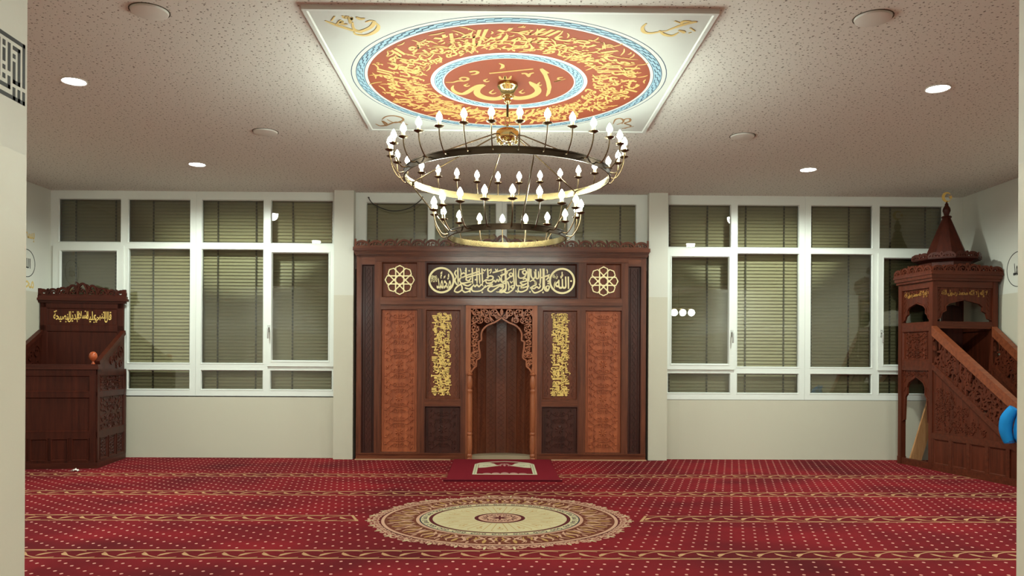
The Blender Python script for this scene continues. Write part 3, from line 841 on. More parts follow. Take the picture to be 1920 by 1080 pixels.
# carcass: stiles and rails in front, box behind
b = MB()
for s_ in (-1, 1):
    for a0, a1 in ((1.724, 1.783), (1.488, 1.560)):
        u0, u1 = U(s_, a0, a1); b.fbox(FW, u0, u1, 0.0, 2.505, -.045, 0.0)
    u0, u1 = U(s_, .945, 1.028); b.fbox(FW, u0, u1, 0.078, 2.44, -.045, -.004)
    u0, u1 = U(s_, .440, .497); b.fbox(FW, u0, u1, 0.0, 1.985, -.045, -.004)
b.build('stile', W1, mih)
b = MB()
b.fbox(FW, -1.56, 1.56, 2.44, 2.51, -.045, .012)
b.fbox(FW, -1.488, 1.488, 1.925, 1.985, -.045, .010)
b.fbox(FW, -1.488, 1.488, 1.905, 1.928, -.045, .020)
for s_ in (-1, 1):
    u0, u1 = U(s_, .497, 1.488); b.fbox(FW, u0, u1, 1.855, 1.905, -.045, -.002)
    u0, u1 = U(s_, .497, .945); b.fbox(FW, u0, u1, .662, .738, -.045, -.004)
    u0, u1 = U(s_, .440, 1.783); b.fbox(FW, u0, u1, .0, .078, -.045, .004)
    u0, u1 = U(s_, .440, 1.783); b.fbox(FW, u0, u1, .068, .082, -.02, .012)
    u0, u1 = U(s_, 1.560, 1.724); b.fbox(FW, u0, u1, 2.40, 2.505, -.045, -.004)
b.build('rail', W1h, mih)
for s_ in (-1, 1):
    b = MB(); u0, u1 = U(s_, 1.745, 1.783); b.fbox(FW, u0, u1, 0, 2.51, -.15, -.045); b.build('side_board', W1, mih)
b = MB()
for s_ in (-1, 1):
    u0, u1 = U(s_, .497, 1.745); b.fbox(FW, u0, u1, .02, 2.50, -.075, -.046)
b.fbox(FW, -.50, .50, 1.88, 2.50, -.075, -.046)
b.build('back_board', W3, mih)
# cornice and cresting
b = MB()
prof = [(2.505, .0), (2.505, .035), (2.520, .040), (2.528, .062), (2.545, .066), (2.552, .085), (2.568, .100), (2.590, .104), (2.600, .104), (2.600, .0)]
for z0, z1, w in ((2.505, 2.522, .036), (2.522, 2.540, .058), (2.540, 2.556, .076), (2.556, 2.602, .100)):
    e = 1.783 + w * .3
    b.fbox(FW, -e, e, z0, z1, -.14, w)
b.build('cornice', W1h, mih)
b = MB()
FC = lambda u, v, w: (u, -.075 - w, 2.600 + v)
crest(b, FC, 3.58, 21, .098, lambda q: 1.0 if q < .78 else .86, .62, .14)
for s_ in (-1, 1): b.ribbon(FC, [(s_ * 1.785, 0), (s_ * 1.785, .10)], .02, -.012, .012)
b.build('cresting', W1, mih)
def panel(name, u0, u1, v0, v1, m, deep=-.030, frame=.022, mf=None):
    p = MB(); p.fbox(FW, u0, u1, v0, v1, -.046, deep); o = p.build(name, m, mih)
    if frame:
        f = MB(); f.frame(FW, u0, u1, v0, v1, frame, -.04, -.002 if deep < -.01 else .006); f.build('moulding', mf or W1, o)
    return o
DP = -.030
FP = lambda u, v, w: (u, -(DP + w), v)
for s_ in (-1, 1):
    # narrow dark strips at the ends
    u0, u1 = U(s_, 1.560, 1.724)
    o = panel('end_panel', u0, u1, .078, 2.40, W3, DP, .016, W3)
    c = MB(); braid(c, FP, s_ * 1.642, .12, 2.36, .055)
    for q in (-.045, .045): c.ribbon(FP, [(s_ * 1.642 + q, .11), (s_ * 1.642 + q, 2.37)], .014, 0, .010, .5)
    c.build('carving', W3, o)
    # square panel with the gold eight petalled rosette
    u0, u1 = U(s_, 1.028, 1.488)
    o = panel('rosette_panel', u0, u1, 1.985, 2.44, W5, DP, .030)
    c = MB(); octo_star(c, FP, s_ * 1.258, 2.212, .178, .0155, -.002, .012); c.build('gold_rosette', m_gold, o)
    # tall carved panel
    o = panel('carved_panel', u0, u1, .082, 1.855, W2, DP, .018)
    c = MB(); carve(c, FP, u0 + .040, u1 - .040, .13, 1.815, .48, .009); c.build('carving', W2, o)
    # panel with the upright band of writing
    u0, u1 = U(s_, .497, .945)
    o = panel('inscription_panel', u0, u1, .738, 1.855, W5, DP, .026)
    for q in (-1, 1):
        c = MB(); braid(c, FP, (u0 + u1) / 2 + q * .165, .78, 1.81, .05, .005); c.build('carving', W5, o)
    c = MB(); cu = (u0 + u1) / 2 + (-.012 if s_ < 0 else .0)
    L0, L1, hw = .790, 1.812, .122
    TX = (['إنما يعمر مساجد الله من آمن بالله واليوم الآخر', 'وأقام الصلاة وآتى الزكاة ولم يخش إلا الله', 'فعسى أولئك أن يكونوا من المهتدين', 'إنما يعمر مساجد الله من آمن بالله'] if s_ < 0 else
          ['بسم الله الرحمن الرحيم الحمد لله رب العالمين', 'الرحمن الرحيم مالك يوم الدين إياك نعبد', 'وإياك نستعين اهدنا الصراط المستقيم', 'صراط الذين أنعمت عليهم غير المغضوب عليهم'])
    for k, line in enumerate(TX):
        y0 = -hw + k * .053; y1 = y0 + .098
        if s_ < 0: wp = lambda x, y, y0=y0, y1=y1: (cu - (y0 + (y1 - y0) * y), L0 + (L1 - L0) * x)      # tops to the left
        else: wp = lambda x, y, y0=y0, y1=y1: (cu + (y0 + (y1 - y0) * y), L1 - (L1 - L0) * x)           # tops to the right
        put_text(c, FP, line, wp, -.002, .010, .050)
    rnd = random.Random(11 + s_)
    for k in range(70):                                          # long crossing flourishes
        u = rnd.uniform(-.105, .105); v = rnd.uniform(L0 + .03, L1 - .03); a = rnd.choice((0.0, .35, -.4, 1.2, 1.9)) + rnd.uniform(-.15, .15); L = rnd.uniform(.018, .045)
        u = max(-.118 + L * abs(cos(a)), min(.118 - L * abs(cos(a)), u))
        pl = cat([(cu + u - L * cos(a), v - L * sin(a)), (cu + u + .012 * sin(a), v - .012 * cos(a)), (cu + u + L * cos(a), v + L * sin(a))], 4)
        c.ribbon(FP, pl, resamp([.004, .010, .009, .003], len(pl)), -.002, .010)
    c.build('gold_inscription', m_gold2, o)
    # small dark panel below
    o = panel('lower_panel', u0, u1, .082, .662, W3, DP, .020, W3)
    c = MB(); carve(c, FP, u0 + .045, u1 - .045, .12, .625, .5); c.build('carving', W3, o)
# calligraphy panel
o = panel('calligraphy_panel', -.945, .945, 1.985, 2.44, W3, DP, .042, W3)
c = MB()
sx = .00656; PX_ = lambda x: (x - 939.5) * sx
PZ_ = lambda y: 2.212 - (y - 525.8) * sx
for s_, w_, cx in ((-1, '\uFDF4', 826), (1, '\uFDF2', 1053)):
    cu = PX_(cx)
    c.ring(FP, cu, 2.212, .138, .162, -.002, .014, 48)
    if s_ > 0:
        put_text(c, FP, w_, (cu - .085, 2.115, cu + .088, 2.325), -.002, .012, .02)
        put_text(c, FP, 'جل جلاله', (cu - .118, 2.235, cu - .052, 2.295), -.002, .012, .035)
        c.disc(FP, cu + .112, 2.212, .012, -.002, .012, 8)
        leaf(c, FP, cu - .09, 2.12, PI * .6, .09, .018, -.002, .012, -.4)
    else:
        put_text(c, FP, w_, (cu - .060, 2.105, cu + .118, 2.325), -.002, .012, .02)
        put_text(c, FP, '\uFDFA', (cu - .128, 2.185, cu - .052, 2.275), -.002, .012, .02)
        leaf(c, FP, cu - .02, 2.095, PI * .45, .05, .012, -.002, .012)
        leaf(c, FP, cu + .09, 2.11, PI * .3, .04, .016, -.002, .012)
LQ = lambda x, y: (PX_(790 + x / 10.8), PZ_(480 + y / 10.8))
RQ = lambda x, y: (PX_(935 + x / 10.8), PZ_(480 + y / 10.8))
LST = [
 [(722, 240), (720, 330), (726, 450), (728, 575)], [(690, 285), (658, 350), (690, 420), (662, 490), (690, 565), (722, 590)], [(790, 440), (782, 385), (840, 345), (885, 385), (840, 425), (785, 440), (755, 490), (790, 545), (850, 545)],
 [(765, 250), (785, 330), (780, 410)], [(885, 240), (888, 360), (894, 500)], [(1012, 240), (1016, 400), (1024, 565)], [(1105, 240), (1108, 400), (1112, 560)], [(1150, 245), (1160, 400), (1168, 560)], [(1208, 250), (1216, 400), (1224, 575)],
 [(880, 400), (1000, 362), (1170, 305)], [(900, 440), (1010, 405), (1255, 335)], [(650, 715), (690, 640), (790, 570), (880, 545), (1010, 520)], [(645, 712), (720, 738), (800, 690), (805, 620), (765, 555)], [(800, 680), (865, 735), (960, 705), (1012, 635)],
 [(825, 575), (925, 605), (1000, 560)], [(865, 645), (960, 665), (1045, 585)], [(905, 420), (890, 480), (950, 500), (985, 440)], [(1008, 630), (1015, 700), (1090, 718), (1190, 700), (1250, 645), (1285, 585)], [(1040, 575), (1070, 620), (1110, 580), (1150, 622), (1200, 575), (1240, 610)],
 [(1325, 250), (1330, 350), (1335, 455)], [(1305, 445), (1370, 402), (1435, 420), (1420, 472), (1350, 492), (1290, 480), (1235, 525)], [(1290, 480), (1305, 545), (1400, 540), (1455, 490), (1490, 525), (1520, 470), (1550, 512), (1572, 440), (1535, 400)],
 [(1265, 640), (1330, 600), (1425, 570), (1350, 640), (1335, 692), (1395, 722), (1460, 680), (1520, 640), (1600, 585), (1645, 600), (1630, 655), (1560, 722), (1500, 722)], [(1330, 600), (1450, 615), (1600, 560)], [(1425, 335), (1540, 305), (1660, 268)], [(1590, 405), (1660, 372), (1728, 352)],
 [(1605, 440), (1620, 520), (1680, 550), (1705, 480)], [(1692, 245), (1698, 420), (1702, 640), (1660, 715), (1590, 745)], [(1350, 300), (1400, 265), (1385, 330), (1365, 350)], [(1235, 265), (1260, 300), (1290, 260)], [(1480, 255), (1505, 300), (1530, 255)]]
RST = [
 [(985, 590), (950, 620), (962, 668), (1002, 660), (1012, 610), (985, 588)], [(1012, 640), (985, 692), (940, 690), (915, 630), (910, 450), (908, 245)], [(885, 245), (888, 450), (885, 640), (830, 700), (725, 738), (672, 700), (640, 630)], [(832, 245), (836, 400), (828, 565)],
 [(840, 432), (930, 405), (1025, 365)], [(958, 258), (975, 300), (970, 345)], [(930, 395), (1005, 405), (945, 480)], [(640, 255), (645, 400), (690, 452), (725, 400), (705, 300)], [(738, 285), (745, 430), (785, 445), (800, 400), (790, 300)], [(612, 245), (605, 380), (600, 505)],
 [(575, 245), (578, 450), (575, 640), (515, 700), (430, 722), (380, 690), (388, 615)], [(440, 655), (520, 625), (610, 600)], [(618, 645), (690, 600), (750, 560), (690, 480), (615, 515)], [(640, 620), (700, 655), (760, 615), (800, 645), (832, 600), (800, 555)],
 [(525, 280), (470, 310), (500, 362), (550, 330), (522, 278)], [(550, 335), (505, 420), (425, 442), (385, 400), (400, 255)], [(400, 265), (460, 262), (525, 245)], [(475, 470), (530, 450), (555, 490), (480, 512), (425, 532), (480, 572), (560, 540)],
 [(555, 545), (470, 595), (400, 598), (345, 580), (335, 420), (328, 245)], [(285, 245), (292, 450), (306, 610), (262, 645), (232, 612), (290, 588)], [(310, 630), (240, 705), (150, 742), (60, 705), (0, 742)], [(165, 505), (195, 600), (188, 695)],
 [(232, 330), (198, 370), (240, 412), (272, 370), (230, 330)], [(272, 385), (200, 430), (150, 470), (60, 522), (30, 470), (62, 380)], [(112, 245), (122, 450), (132, 640), (80, 692), (0, 722)], [(0, 292), (60, 278), (115, 255)], [(110, 318), (180, 292), (255, 255)], [(15, 395), (90, 362), (175, 325)],
 [(42, 560), (8, 592), (50, 622), (78, 582), (40, 560)], [(78, 595), (62, 660), (0, 692)], [(215, 500), (240, 540), (270, 500)], [(455, 610), (440, 645), (475, 650)], [(715, 560), (730, 520), (760, 530)]]
for Q, sts in ((LQ, LST), (RQ, RST)):
    for st_ in sts:
        pl = cat([Q(*q) for q in st_], 5)
        L_ = sum(math.hypot(a[0] - d[0], a[1] - d[1]) for a, d in zip(pl, pl[1:]))
        w_ = .0185 if L_ > .10 else .0135
        c.ribbon(FP, pl, resamp([w_ * .8, w_ * 1.12, w_, w_ * 1.1, w_ * .55], len(pl)), -.002, .012, .12)
for Q, dots_ in ((LQ, [(970, 725), (1220, 735), (1612, 330), (1080, 480), (880, 300), (950, 300)]), (RQ, [(622, 720), (888, 728), (340, 705), (372, 722), (990, 500), (992, 545), (735, 275), (52, 330)])):
    for q in dots_:
        u, v = Q(*q); c.prism(FP, [(u - .013, v), (u, v - .013), (u + .013, v), (u, v + .013)], -.002, .0128)
c.build('gold_inscription', m_gold, o)
# ---- niche
NA, ND, NY0 = .392, .30, -.045
nst = 9
npts = [(-NA * cos(PI * i / nst), -NY0 + ND * sin(PI * i / nst)) for i in range(nst + 1)]      # plan: x, depth y
for i in range(nst):
    (x0, y0), (x1, y1) = npts[i], npts[i + 1]
    L = math.hypot(x1 - x0, y1 - y0); tx, ty = (x1 - x0) / L, (y1 - y0) / L
    nx, ny = ty, -tx                                   # towards the room
    FS = lambda u, v, w, x0=x0, y0=y0, tx=tx, ty=ty, nx=nx, ny=ny: (x0 + tx * u + nx * w, y0 + ty * u + ny * w, v)
    b = MB(); b.prism(FS, [(.002, .05), (L - .002, .05), (L - .002, 1.90), (.002, 1.90)], -.02, 0.0)
    b.ribbon(FS, [(.004, .05), (.004, 1.9)], .008, -.001, .004, .5); b.ribbon(FS, [(L - .004, .05), (L - .004, 1.9)], .008, -.001, .004, .5)
    o = b.build('niche_board', W5, mih)
    c = MB(); n = 28; h = 1.80 / n
    for k in range(n):
        cv = .08 + h * (k + .5)
        c.ribbon(FS, [(L / 2, cv - h * .46), (L * .82, cv), (L / 2, cv + h * .46), (L * .18, cv)], .007, -.001, .0028, .5, True)
        c.disc(FS, L / 2, cv, .007, -.001, .0028, 6)
    c.build('lattice_carving', W5, o)
b = MB(); b.prism(lambda u, v, w: (u, v, w), [(-NA, .045)] + npts[1:-1] + [(NA, .045)], 1.90, 1.93); b.build('niche_ceiling', W5, mih)
b = MB(); b.prism(lambda u, v, w: (u, v, w), [(-NA, .03)] + npts[1:-1] + [(NA, .03)], 0.0, .05); b.build('niche_threshold', m_stone, mih)
# ---- pierced arch
FA = lambda u, v, w: (u, -w - .002, v)
b = MB()
K = sx / 7.714
ax = lambda x: (x - 540) * K
az = lambda y: 1.905 - (y - 48) * K
HALF = [(540, 225), (505, 255), (470, 278), (430, 300), (390, 315), (350, 332), (318, 352), (288, 380), (265, 412), (250, 450), (246, 490), (250, 530), (248, 555), (225, 567), (212, 572), (210, 610), (214, 660), (224, 720), (232, 770), (230, 805), (215, 822), (186, 836), (178, 856), (179, 900), (176, 932), (150, 950), (125, 980), (100, 1022)]
for s_ in (-1, 1):
    f = lambda x, y: (-s_ * ax(x), az(y))
    b.ribbon(FA, [f(*q) for q in HALF], .023, -.02, .016, .2)
    rings = [(165, 150, 55), (300, 165, 62), (425, 160, 58), (150, 262, 52), (225, 265, 50), (330, 255, 46), (165, 385, 58), (160, 490, 52), (150, 590, 46), (165, 690, 48), (190, 770, 34), (130, 770, 40), (120, 870, 34), (150, 905, 26), (480, 215, 34), (225, 180, 40)]
    for i, (x, y, r) in enumerate(rings):
        g = 1 if i % 2 else -1
        b.ribbon(FA, [f(*q) for q in spiral(x, y, r, r * .62, g * 1.1 + i, g * 1.05, 16)], resamp([.008, .016, .016, .010], 17), -.014, .010, .25)
        for k in range(4):
            a = 2 * PI * k / 4 + i * .7
            p = f(x + r * .12 * cos(a), y + r * .12 * sin(a)); q = f(x + r * .9 * cos(a + .25), y + r * .9 * sin(a + .25))
            leaf(b, FA, p[0], p[1], math.atan2(q[1] - p[1], q[0] - p[0]), r * .86 * K, r * .50 * K, -.012, .012, .4 * g * s_, .35)
    for x, y, x2, y2 in ((95, 110, 130, 200), (240, 100, 262, 240), (365, 110, 345, 300), (455, 100, 500, 230), (95, 330, 210, 300), (95, 440, 230, 440), (130, 545, 205, 560), (100, 640, 205, 640), (100, 730, 210, 735), (100, 830, 175, 840), (375, 215, 410, 290)):
        p, q = f(x, y), f(x2, y2)
        leaf(b, FA, p[0], p[1], math.atan2(q[1] - p[1], q[0] - p[0]), math.hypot(q[0] - p[0], q[1] - p[1]), .026, -.012, .011, .3, .35)
leaf(b, FA, 0, az(95), -PI / 2, 105 * K, .05, -.012, .014, 0, .35)
b.build('pierced_arch', W4, mih)
b = MB()
for s_ in (-1, 1):
    u0, u1 = U(s_, .378, .440); b.fbox(FW, u0, u1, 1.05, 1.905, -.045, .004)
    u0, u1 = U(s_, .378, .398); b.fbox(FW, u0, u1, 1.08, 1.885, -.03, .012)
b.fbox(FW, -.44, .44, 1.872, 1.905, -.045, .008); b.fbox(FW, -.40, .40, 1.862, 1.88, -.03, .014)
for s_ in (-1, 1):
    u0, u1 = U(s_, .415, .440); b.fbox(FW, u0, u1, 0.0, 1.06, -.045, -.012)
b.build('niche_frame', W4, mih)
for s_ in (-1, 1):
    b = MB()
    b.lathe([(.030, 0), (.032, .02), (.026, .03), (.033, .04), (.034, .06), (.024, .075), (.030, .10), (.034, .16), (.032, .27), (.026, .30), (.034, .312), (.034, .328), (.027, .34),
             (.032, .36), (.034, .62), (.033, .80), (.028, .83), (.034, .842), (.034, .858), (.024, .872), (.033, .91), (.035, .95), (.031, 1.00), (.022, 1.035), (.034, 1.05), (.034, 1.066), (.022, 1.08), (.026, 1.10), (.018, 1.135), (.006, 1.16)], (s_ * .388, .012, 0), 20)
    b.build('turned_column', W4, mih, smooth=True)
b = MB(); b.fbox(FW, -1.79, -.62, .0, .010, .0, .045); b.fbox(FW, .62, 1.79, .0, .010, .0, .045); b.build('floor_strip', m_strip, mih)

# ================================================================== PRAYER RUG IN FRONT OF THE NICHE
rug = thing('prayer_rug', 'plain dark red prayer rug with a cream arch design lying in front of the niche', 'rug', (.02, 8.82, 0))
m_rug = weave('dark red rug pile', C(0.17, 0.008, 0.016)); m_rugc = weave('cream rug pile', C(0.56, 0.50, 0.34)); m_rugp = weave('dusty pink rug pile', C(0.40, 0.20, 0.17)); m_rugg = weave('sage rug pile', C(0.34, 0.36, 0.22))
FR = FLOOR(0, 0, 0)
b = MB(); b.prism(FR, [(-.575, -.86), (.585, -.86), (.575, .85), (-.59, .85)], 0.0, .016); b.build('pile', m_rug, rug)
b = MB()
b.ribbon(FR, [(-.60, -.865), (.60, -.865)], .02, 0, .019, .3); b.build('hem', weave('wine rug edge', C(0.08, 0.005, 0.01)), rug)
b = MB(); q = .0168
arch_out = [(-.345, -.475), (-.345, .37), (-.29, .50), (-.16, .60), (0, .655), (.16, .60), (.29, .50), (.345, .37), (.345, -.475)]
arch_in = [(-.30, -.43), (-.30, .35), (-.25, .46), (-.14, .55), (0, .60), (.14, .55), (.25, .46), (.30, .35), (.30, -.43)]
F2 = lambda u, v, w: (u + .022, v, w)
vs = [F2(u, v, q) for u, v in arch_out] + [F2(u, v, q) for u, v in arch_in]; n = len(arch_out)
b.add(vs, [(i, i + 1, n + i + 1, n + i) for i in range(n - 1)] + [(n - 1, 0, n, 2 * n - 1)])
b.build('cream_arch_border', m_rugc, rug, recalc=False)
b = MB()
b.ribbon(F2, [(-.322, -.44), (-.322, .36)], .012, .016, .0174); b.ribbon(F2, [(.322, -.44), (.322, .36)], .012, .016, .0174)
for s_ in (-1, 1):
    b.ribbon(F2, spiral(s_ * .21, .24, .05, .012, 0, 1.2, 12), .012, .016, .0178)
b.build('sage_lines', m_rugg, rug)
for s_ in (-1, 1):
    b = MB(); b.prism(F2, [(s_ * u, v) for u, v in ((.295, .06), (.295, .35), (.25, .45), (.17, .50), (.12, .42), (.10, .33), (.06, .24), (.11, .20), (.17, .14), (.22, .09))], .015, .0170); b.build('cream_spandrel', m_rugc, rug)
b = MB()
b.ribbon(F2, arc(0, .28, .05, .16, -.4, PI + .4, 12), .022, .015, .0170); b.ribbon(F2, arc(0, .24, .09, .10, .2, PI - .2, 10), .02, .015, .0170)
leaf(b, F2, 0, .2, PI / 2, .2, .04, .015, .0172)
for k, r in ((-2, .035), (-1, .05), (0, .06), (1, .05), (2, .035)):
    b.prism(F2, arc(k * .095, -.43, .045, r * 2.2, 0, PI, 10), .015, .0170)
b.build('pink_motif', m_rugp, rug)

# ================================================================== CHANDELIER
CX0, CY0 = .036, 5.90
ch = thing('chandelier', 'two tier brass ring chandelier with lit candle bulbs under the painted ceiling panel', 'chandelier', (CX0, CY0, ZC - .04))
Z0 = ZC - .04
L3 = lambda x, y, z: (x, y, z - Z0)
b = MB(); b.lathe([(.004, 3.288 - Z0), (.074, 3.288 - Z0), (.076, 3.272 - Z0), (.079, 3.262 - Z0), (.074, 3.252 - Z0), (.060, 3.235 - Z0), (.050, 3.21 - Z0), (.048, 3.19 - Z0), (.040, 3.186 - Z0), (.040, 3.176 - Z0), (.024, 3.17 - Z0), (.026, 3.15 - Z0), (.014, 3.135 - Z0), (.008, 3.13 - Z0)], n=28); b.build('ceiling_rose', m_brassl, ch, smooth=True)
b = MB(); b.tube([L3(0, 0, 3.14), L3(0, 0, 3.035)], .0085, 10); b.build('rod', m_brass, ch, smooth=True)
b = MB(); b.tube([L3(.016 * cos(a), 0, 3.005 + .036 * sin(a)) for a in [2 * PI * i / 20 for i in range(20)]], .0042, 6, closed=True)
b.tube([L3(0, .010 * cos(a), 2.962 + .018 * sin(a)) for a in [2 * PI * i / 14 for i in range(14)]], .0036, 6, closed=True); b.build('chain_link', m_brassl, ch, smooth=True)
b = MB(); b.lathe([(.006, 2.955 - Z0), (.03, 2.952 - Z0), (.062, 2.944 - Z0), (.082, 2.928 - Z0), (.086, 2.915 - Z0), (.086, 2.890 - Z0), (.088, 2.886 - Z0), (.088, 2.876 - Z0), (.078, 2.866 - Z0), (.064, 2.856 - Z0), (.048, 2.848 - Z0), (.02, 2.842 - Z0), (.004, 2.840 - Z0)], n=28)
hub = b.build('hub', m_brassl, ch, smooth=True)
for i in range(6):
    a = math.radians(13 + 60 * i + 30)
    b = MB(); b.lathe([(.004, -.014), (.012, -.012), (.016, 0), (.012, .010), (.004, .012)], (.066 * sin(a), -.066 * cos(a), 2.852 - Z0), 12); b.build('knob', m_brassl, hub, smooth=True)
def hoop(R, z0, z1, t):
    b = MB(); n = 96
    k = (z1 - z0) * .16
    prof = [(R - t, z0), (R + .004, z0), (R + .004, z0 + k), (R, z0 + k), (R, z1 - k), (R + .004, z1 - k), (R + .004, z1), (R - t, z1)]
    vs = []; fs = []; m = len(prof)
    for i in range(n):
        a = 2 * PI * i / n
        vs += [(r * cos(a), r * sin(a), z - Z0) for r, z in prof]
    for i in range(n):
        j = (i + 1) % n
        fs += [(i * m + q, i * m + (q + 1) % m, j * m + (q + 1) % m, j * m + q) for q in range(m)]
    b.add(vs, fs)
    b.m = [1 if q % m == m - 1 else 0 for q in range(len(fs))]      # inner face coloured as lit brass, the rest as shaded brass
    return b.build('hoop', [m_hoopshade, m_hooplit], ch, smooth=True)
R1, R2 = .765, .440
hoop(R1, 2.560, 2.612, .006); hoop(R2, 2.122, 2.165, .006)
for i in range(6):                                               # stays from the hub to the big hoop
    a = math.radians(13 + 60 * i); s_, c_ = sin(a), -cos(a)
    b = MB(); b.tube([L3(.085 * s_, .085 * c_, 2.895), L3(.13 * s_, .13 * c_, 2.884), L3((R1 - .03) * s_, (R1 - .03) * c_, 2.605), L3((R1 - .008) * s_, (R1 - .008) * c_, 2.592)], .0052, 7)
    b.build('stay_rod', m_brass, ch, smooth=True)
for i in range(3):                                               # ties from the big hoop to the small one
    a = math.radians(13 + 120 * i); s_, c_ = sin(a), -cos(a)
    b = MB(); b.tube([L3((R1 - .010) * s_, (R1 - .010) * c_, 2.60), L3((R1 - .014) * s_, (R1 - .014) * c_, 2.545), L3((R2 + .006) * s_, (R2 + .006) * c_, 2.18), L3((R2 + .006) * s_, (R2 + .006) * c_, 2.13)], .0055, 7)
    b.build('tie_rod', m_brass, ch, smooth=True)
def arm(R, z, out, rise):
    """one candle arm, built pointing along -y"""
    b = MB()
    pts = cat([(0, -R, z - Z0), (0, -R - out * .42, z - .004 - Z0), (0, -R - out * .80, z + rise * .34 - Z0), (0, -R - out * .97, z + rise * .70 - Z0), (0, -R - out, z + rise - Z0)], 5)
    b.tube(pts, .0046, 7)
    o = b.build('arm', m_brass, ch, smooth=True)
    c = (0, -R - out, z + rise - Z0)
    b = MB(); b.lathe([(.004, -.010), (.012, -.008), (.026, -.002), (.034, .004), (.034, .006), (.022, .001), (.006, -.001)], c, 18); b.build('drip_cup', m_brass, o, smooth=True)
    b = MB(); b.lathe([(.0125, 0), (.0125, .039), (.010, .041)], c, 14); b.build('candle_sleeve', m_sleeve, o, smooth=True)
    b = MB(); b.lathe([(.009, .040), (.015, .044), (.0205, .053), (.0212, .060), (.0185, .072), (.0125, .084), (.0060, .095), (.0012, .102)], c, 14); b.build('bulb', m_bulb, o, smooth=True)
    return o
for R, z, out, rise, n, off in ((R1, 2.586, .105, .150, 30, 4.85), (R2, 2.145, .110, .165, 18, 3.5)):
    a0 = arm(R, z, out, rise)
    for i in range(n):
        o = a0 if i == 0 else copy_tree(a0, ch)
        o.rotation_euler = (0, 0, math.radians(off + 360 / n * i))

# ================================================================== PREACHER CHAIR (left corner)
ku = thing('preacher_chair', 'dark carved wooden preacher chair with tall inscribed back in the left corner', 'preacher chair', (-4.507, 8.85, 0), math.radians(8.1))
KW, KD = .965, .985
KF = lambda u, v, w: (u, -w, v)                    # front, u from -KW to 0
KS = lambda u, v, w: (w, u, v)                     # right side, u is depth
KB = lambda u, v, w: (u, KD - .05 - w, v)          # back rest face
b = MB()
b.box(-KW, 0, .0, .035, .06, 1.10); b.box(-.035, 0, .035, KD, .06, 1.10); b.box(-KW, -KW + .03, .035, KD - .05, .06, 1.10)
b.box(-KW + .03, -.035, .035, KD - .05, .86, .90)
b.build('body', WD, ku)
b = MB(); b.box(-KW - .0, .018, -.018, KD - .04, 0, .062); b.build('plinth', WDh, ku)
def kpanels(F, cells, mf, mw=WD, carved=()):
    for i, (u0, u1, v0, v1) in enumerate(cells):
        p = MB(); p.frame(F, u0, u1, v0, v1, .020, -.004, .014); o = p.build('panel_moulding', WD, ku)
        if i in carved:
            c = MB(); carve(c, F, u0 + .03, u1 - .03, v0 + .03, v1 - .03, .4, .006, .9 if u1 - u0 > .2 else .6); c.build('carving', WD, o)
def kframe(F, u0, u1, name):
    p = MB()
    for a0, a1 in ((.10 - .04, .085), (.335, .405), (.796, .846), (1.037, 1.10)): p.fbox(F, u0, u1, a0, a1, 0, .012)
    p.fbox(F, u0, u0 + .06, .06, 1.10, 0, .014); p.fbox(F, u1 - .06, u1, .06, 1.10, 0, .014)
    p.build(name, WD, ku)
kframe(KF, -KW, 0.0, 'front_frame'); kframe(KS, 0.0, KD - .02, 'side_frame')
cl = [(-KW + .06, -.06, .846, 1.037), (-KW + .06, -.06, .405, .796)]
cl += [(-KW + .06 + .2125 * k + .014, -.06 - .2125 * (3 - k) - .014, .085, .335) for k in range(4)]
kpanels(KF, cl, WD)
cs = [(.07, .90, .846, 1.037), (.07, .90, .405, .796)] + [(.07 + .2767 * k + .02, .07 + .2767 * (k + 1) - .02, .085, .335) for k in range(3)]
kpanels(KS, cs, WD, carved=(0, 1, 2, 3, 4))
b = MB(); b.box(-KW - .012, .03, -.03, .10, 1.10, 1.13); b.box(-KW - .012, .022, -.022, .09, 1.13, 1.157); b.build('front_ledge', WDh, ku)
for x0, x1 in ((-.028, .004), (-KW, -KW + .03)):
    b = MB(); FX = lambda u, v, w: (w, u, v)
    b.prism(FX, [(.09, 1.10), (KD - .05, 1.10), (KD - .05, 1.56), (KD - .10, 1.525), (.10, 1.20), (.09, 1.17)], x0 + .006, x1 - .006)
    o = b.build('arm_wing', WD, ku)
    b = MB(); b.ribbon(FX, [(.06, 1.17), (KD - .05, 1.548)], .05, x0 - .01, x1 + .012); b.build('wing_rail', WDh, o)
    for sg in (0, 1):
        b = MB()
        for q, (y, z, r) in enumerate(((.78, 1.30, .09), (.62, 1.24, .07), (.48, 1.20, .05), (.80, 1.17, .05), (.66, 1.15, .035))):
            b.ribbon(FX, spiral(y, z, r, r * .25, q, 1.4, 14), .016, (x1 - .007 if sg else x0 - .004), (x1 + .004 if sg else x0 + .007))
        b.build('carving', WD, o)
b = MB(); b.lathe([(.014, 1.155), (.022, 1.160), (.016, 1.172), (.012, 1.186), (.020, 1.198), (.034, 1.212), (.043, 1.236), (.044, 1.250), (.038, 1.276), (.022, 1.295), (.004, 1.300)], (-.055, .055, 0), 22); b.build('ball_finial', WB, ku, smooth=True)
b = MB(); b.box(-KW + .01, -.01, KD - .055, KD - .02, .06, 1.90); b.build('backrest', WD, ku)
b = MB()
for u0, u1, v0, v1 in ((-KW + .01, -KW + .075, .9, 1.90), (-.075, -.01, 1.1, 1.90), (-KW + .01, -.01, 1.84, 1.90), (-KW + .01, -.01, 1.56, 1.625)): b.fbox(KB, u0, u1, v0, v1, 0, .016)
b.build('backrest_frame', WD, ku)
b = MB(); b.frame(KB, -KW + .075, -.075, 1.625, 1.84, .018, 0, .012); b.frame(KB, -KW + .075, -.075, 1.0, 1.56, .018, 0, .012); b.build('backrest_moulding', WD, ku)
b = MB()
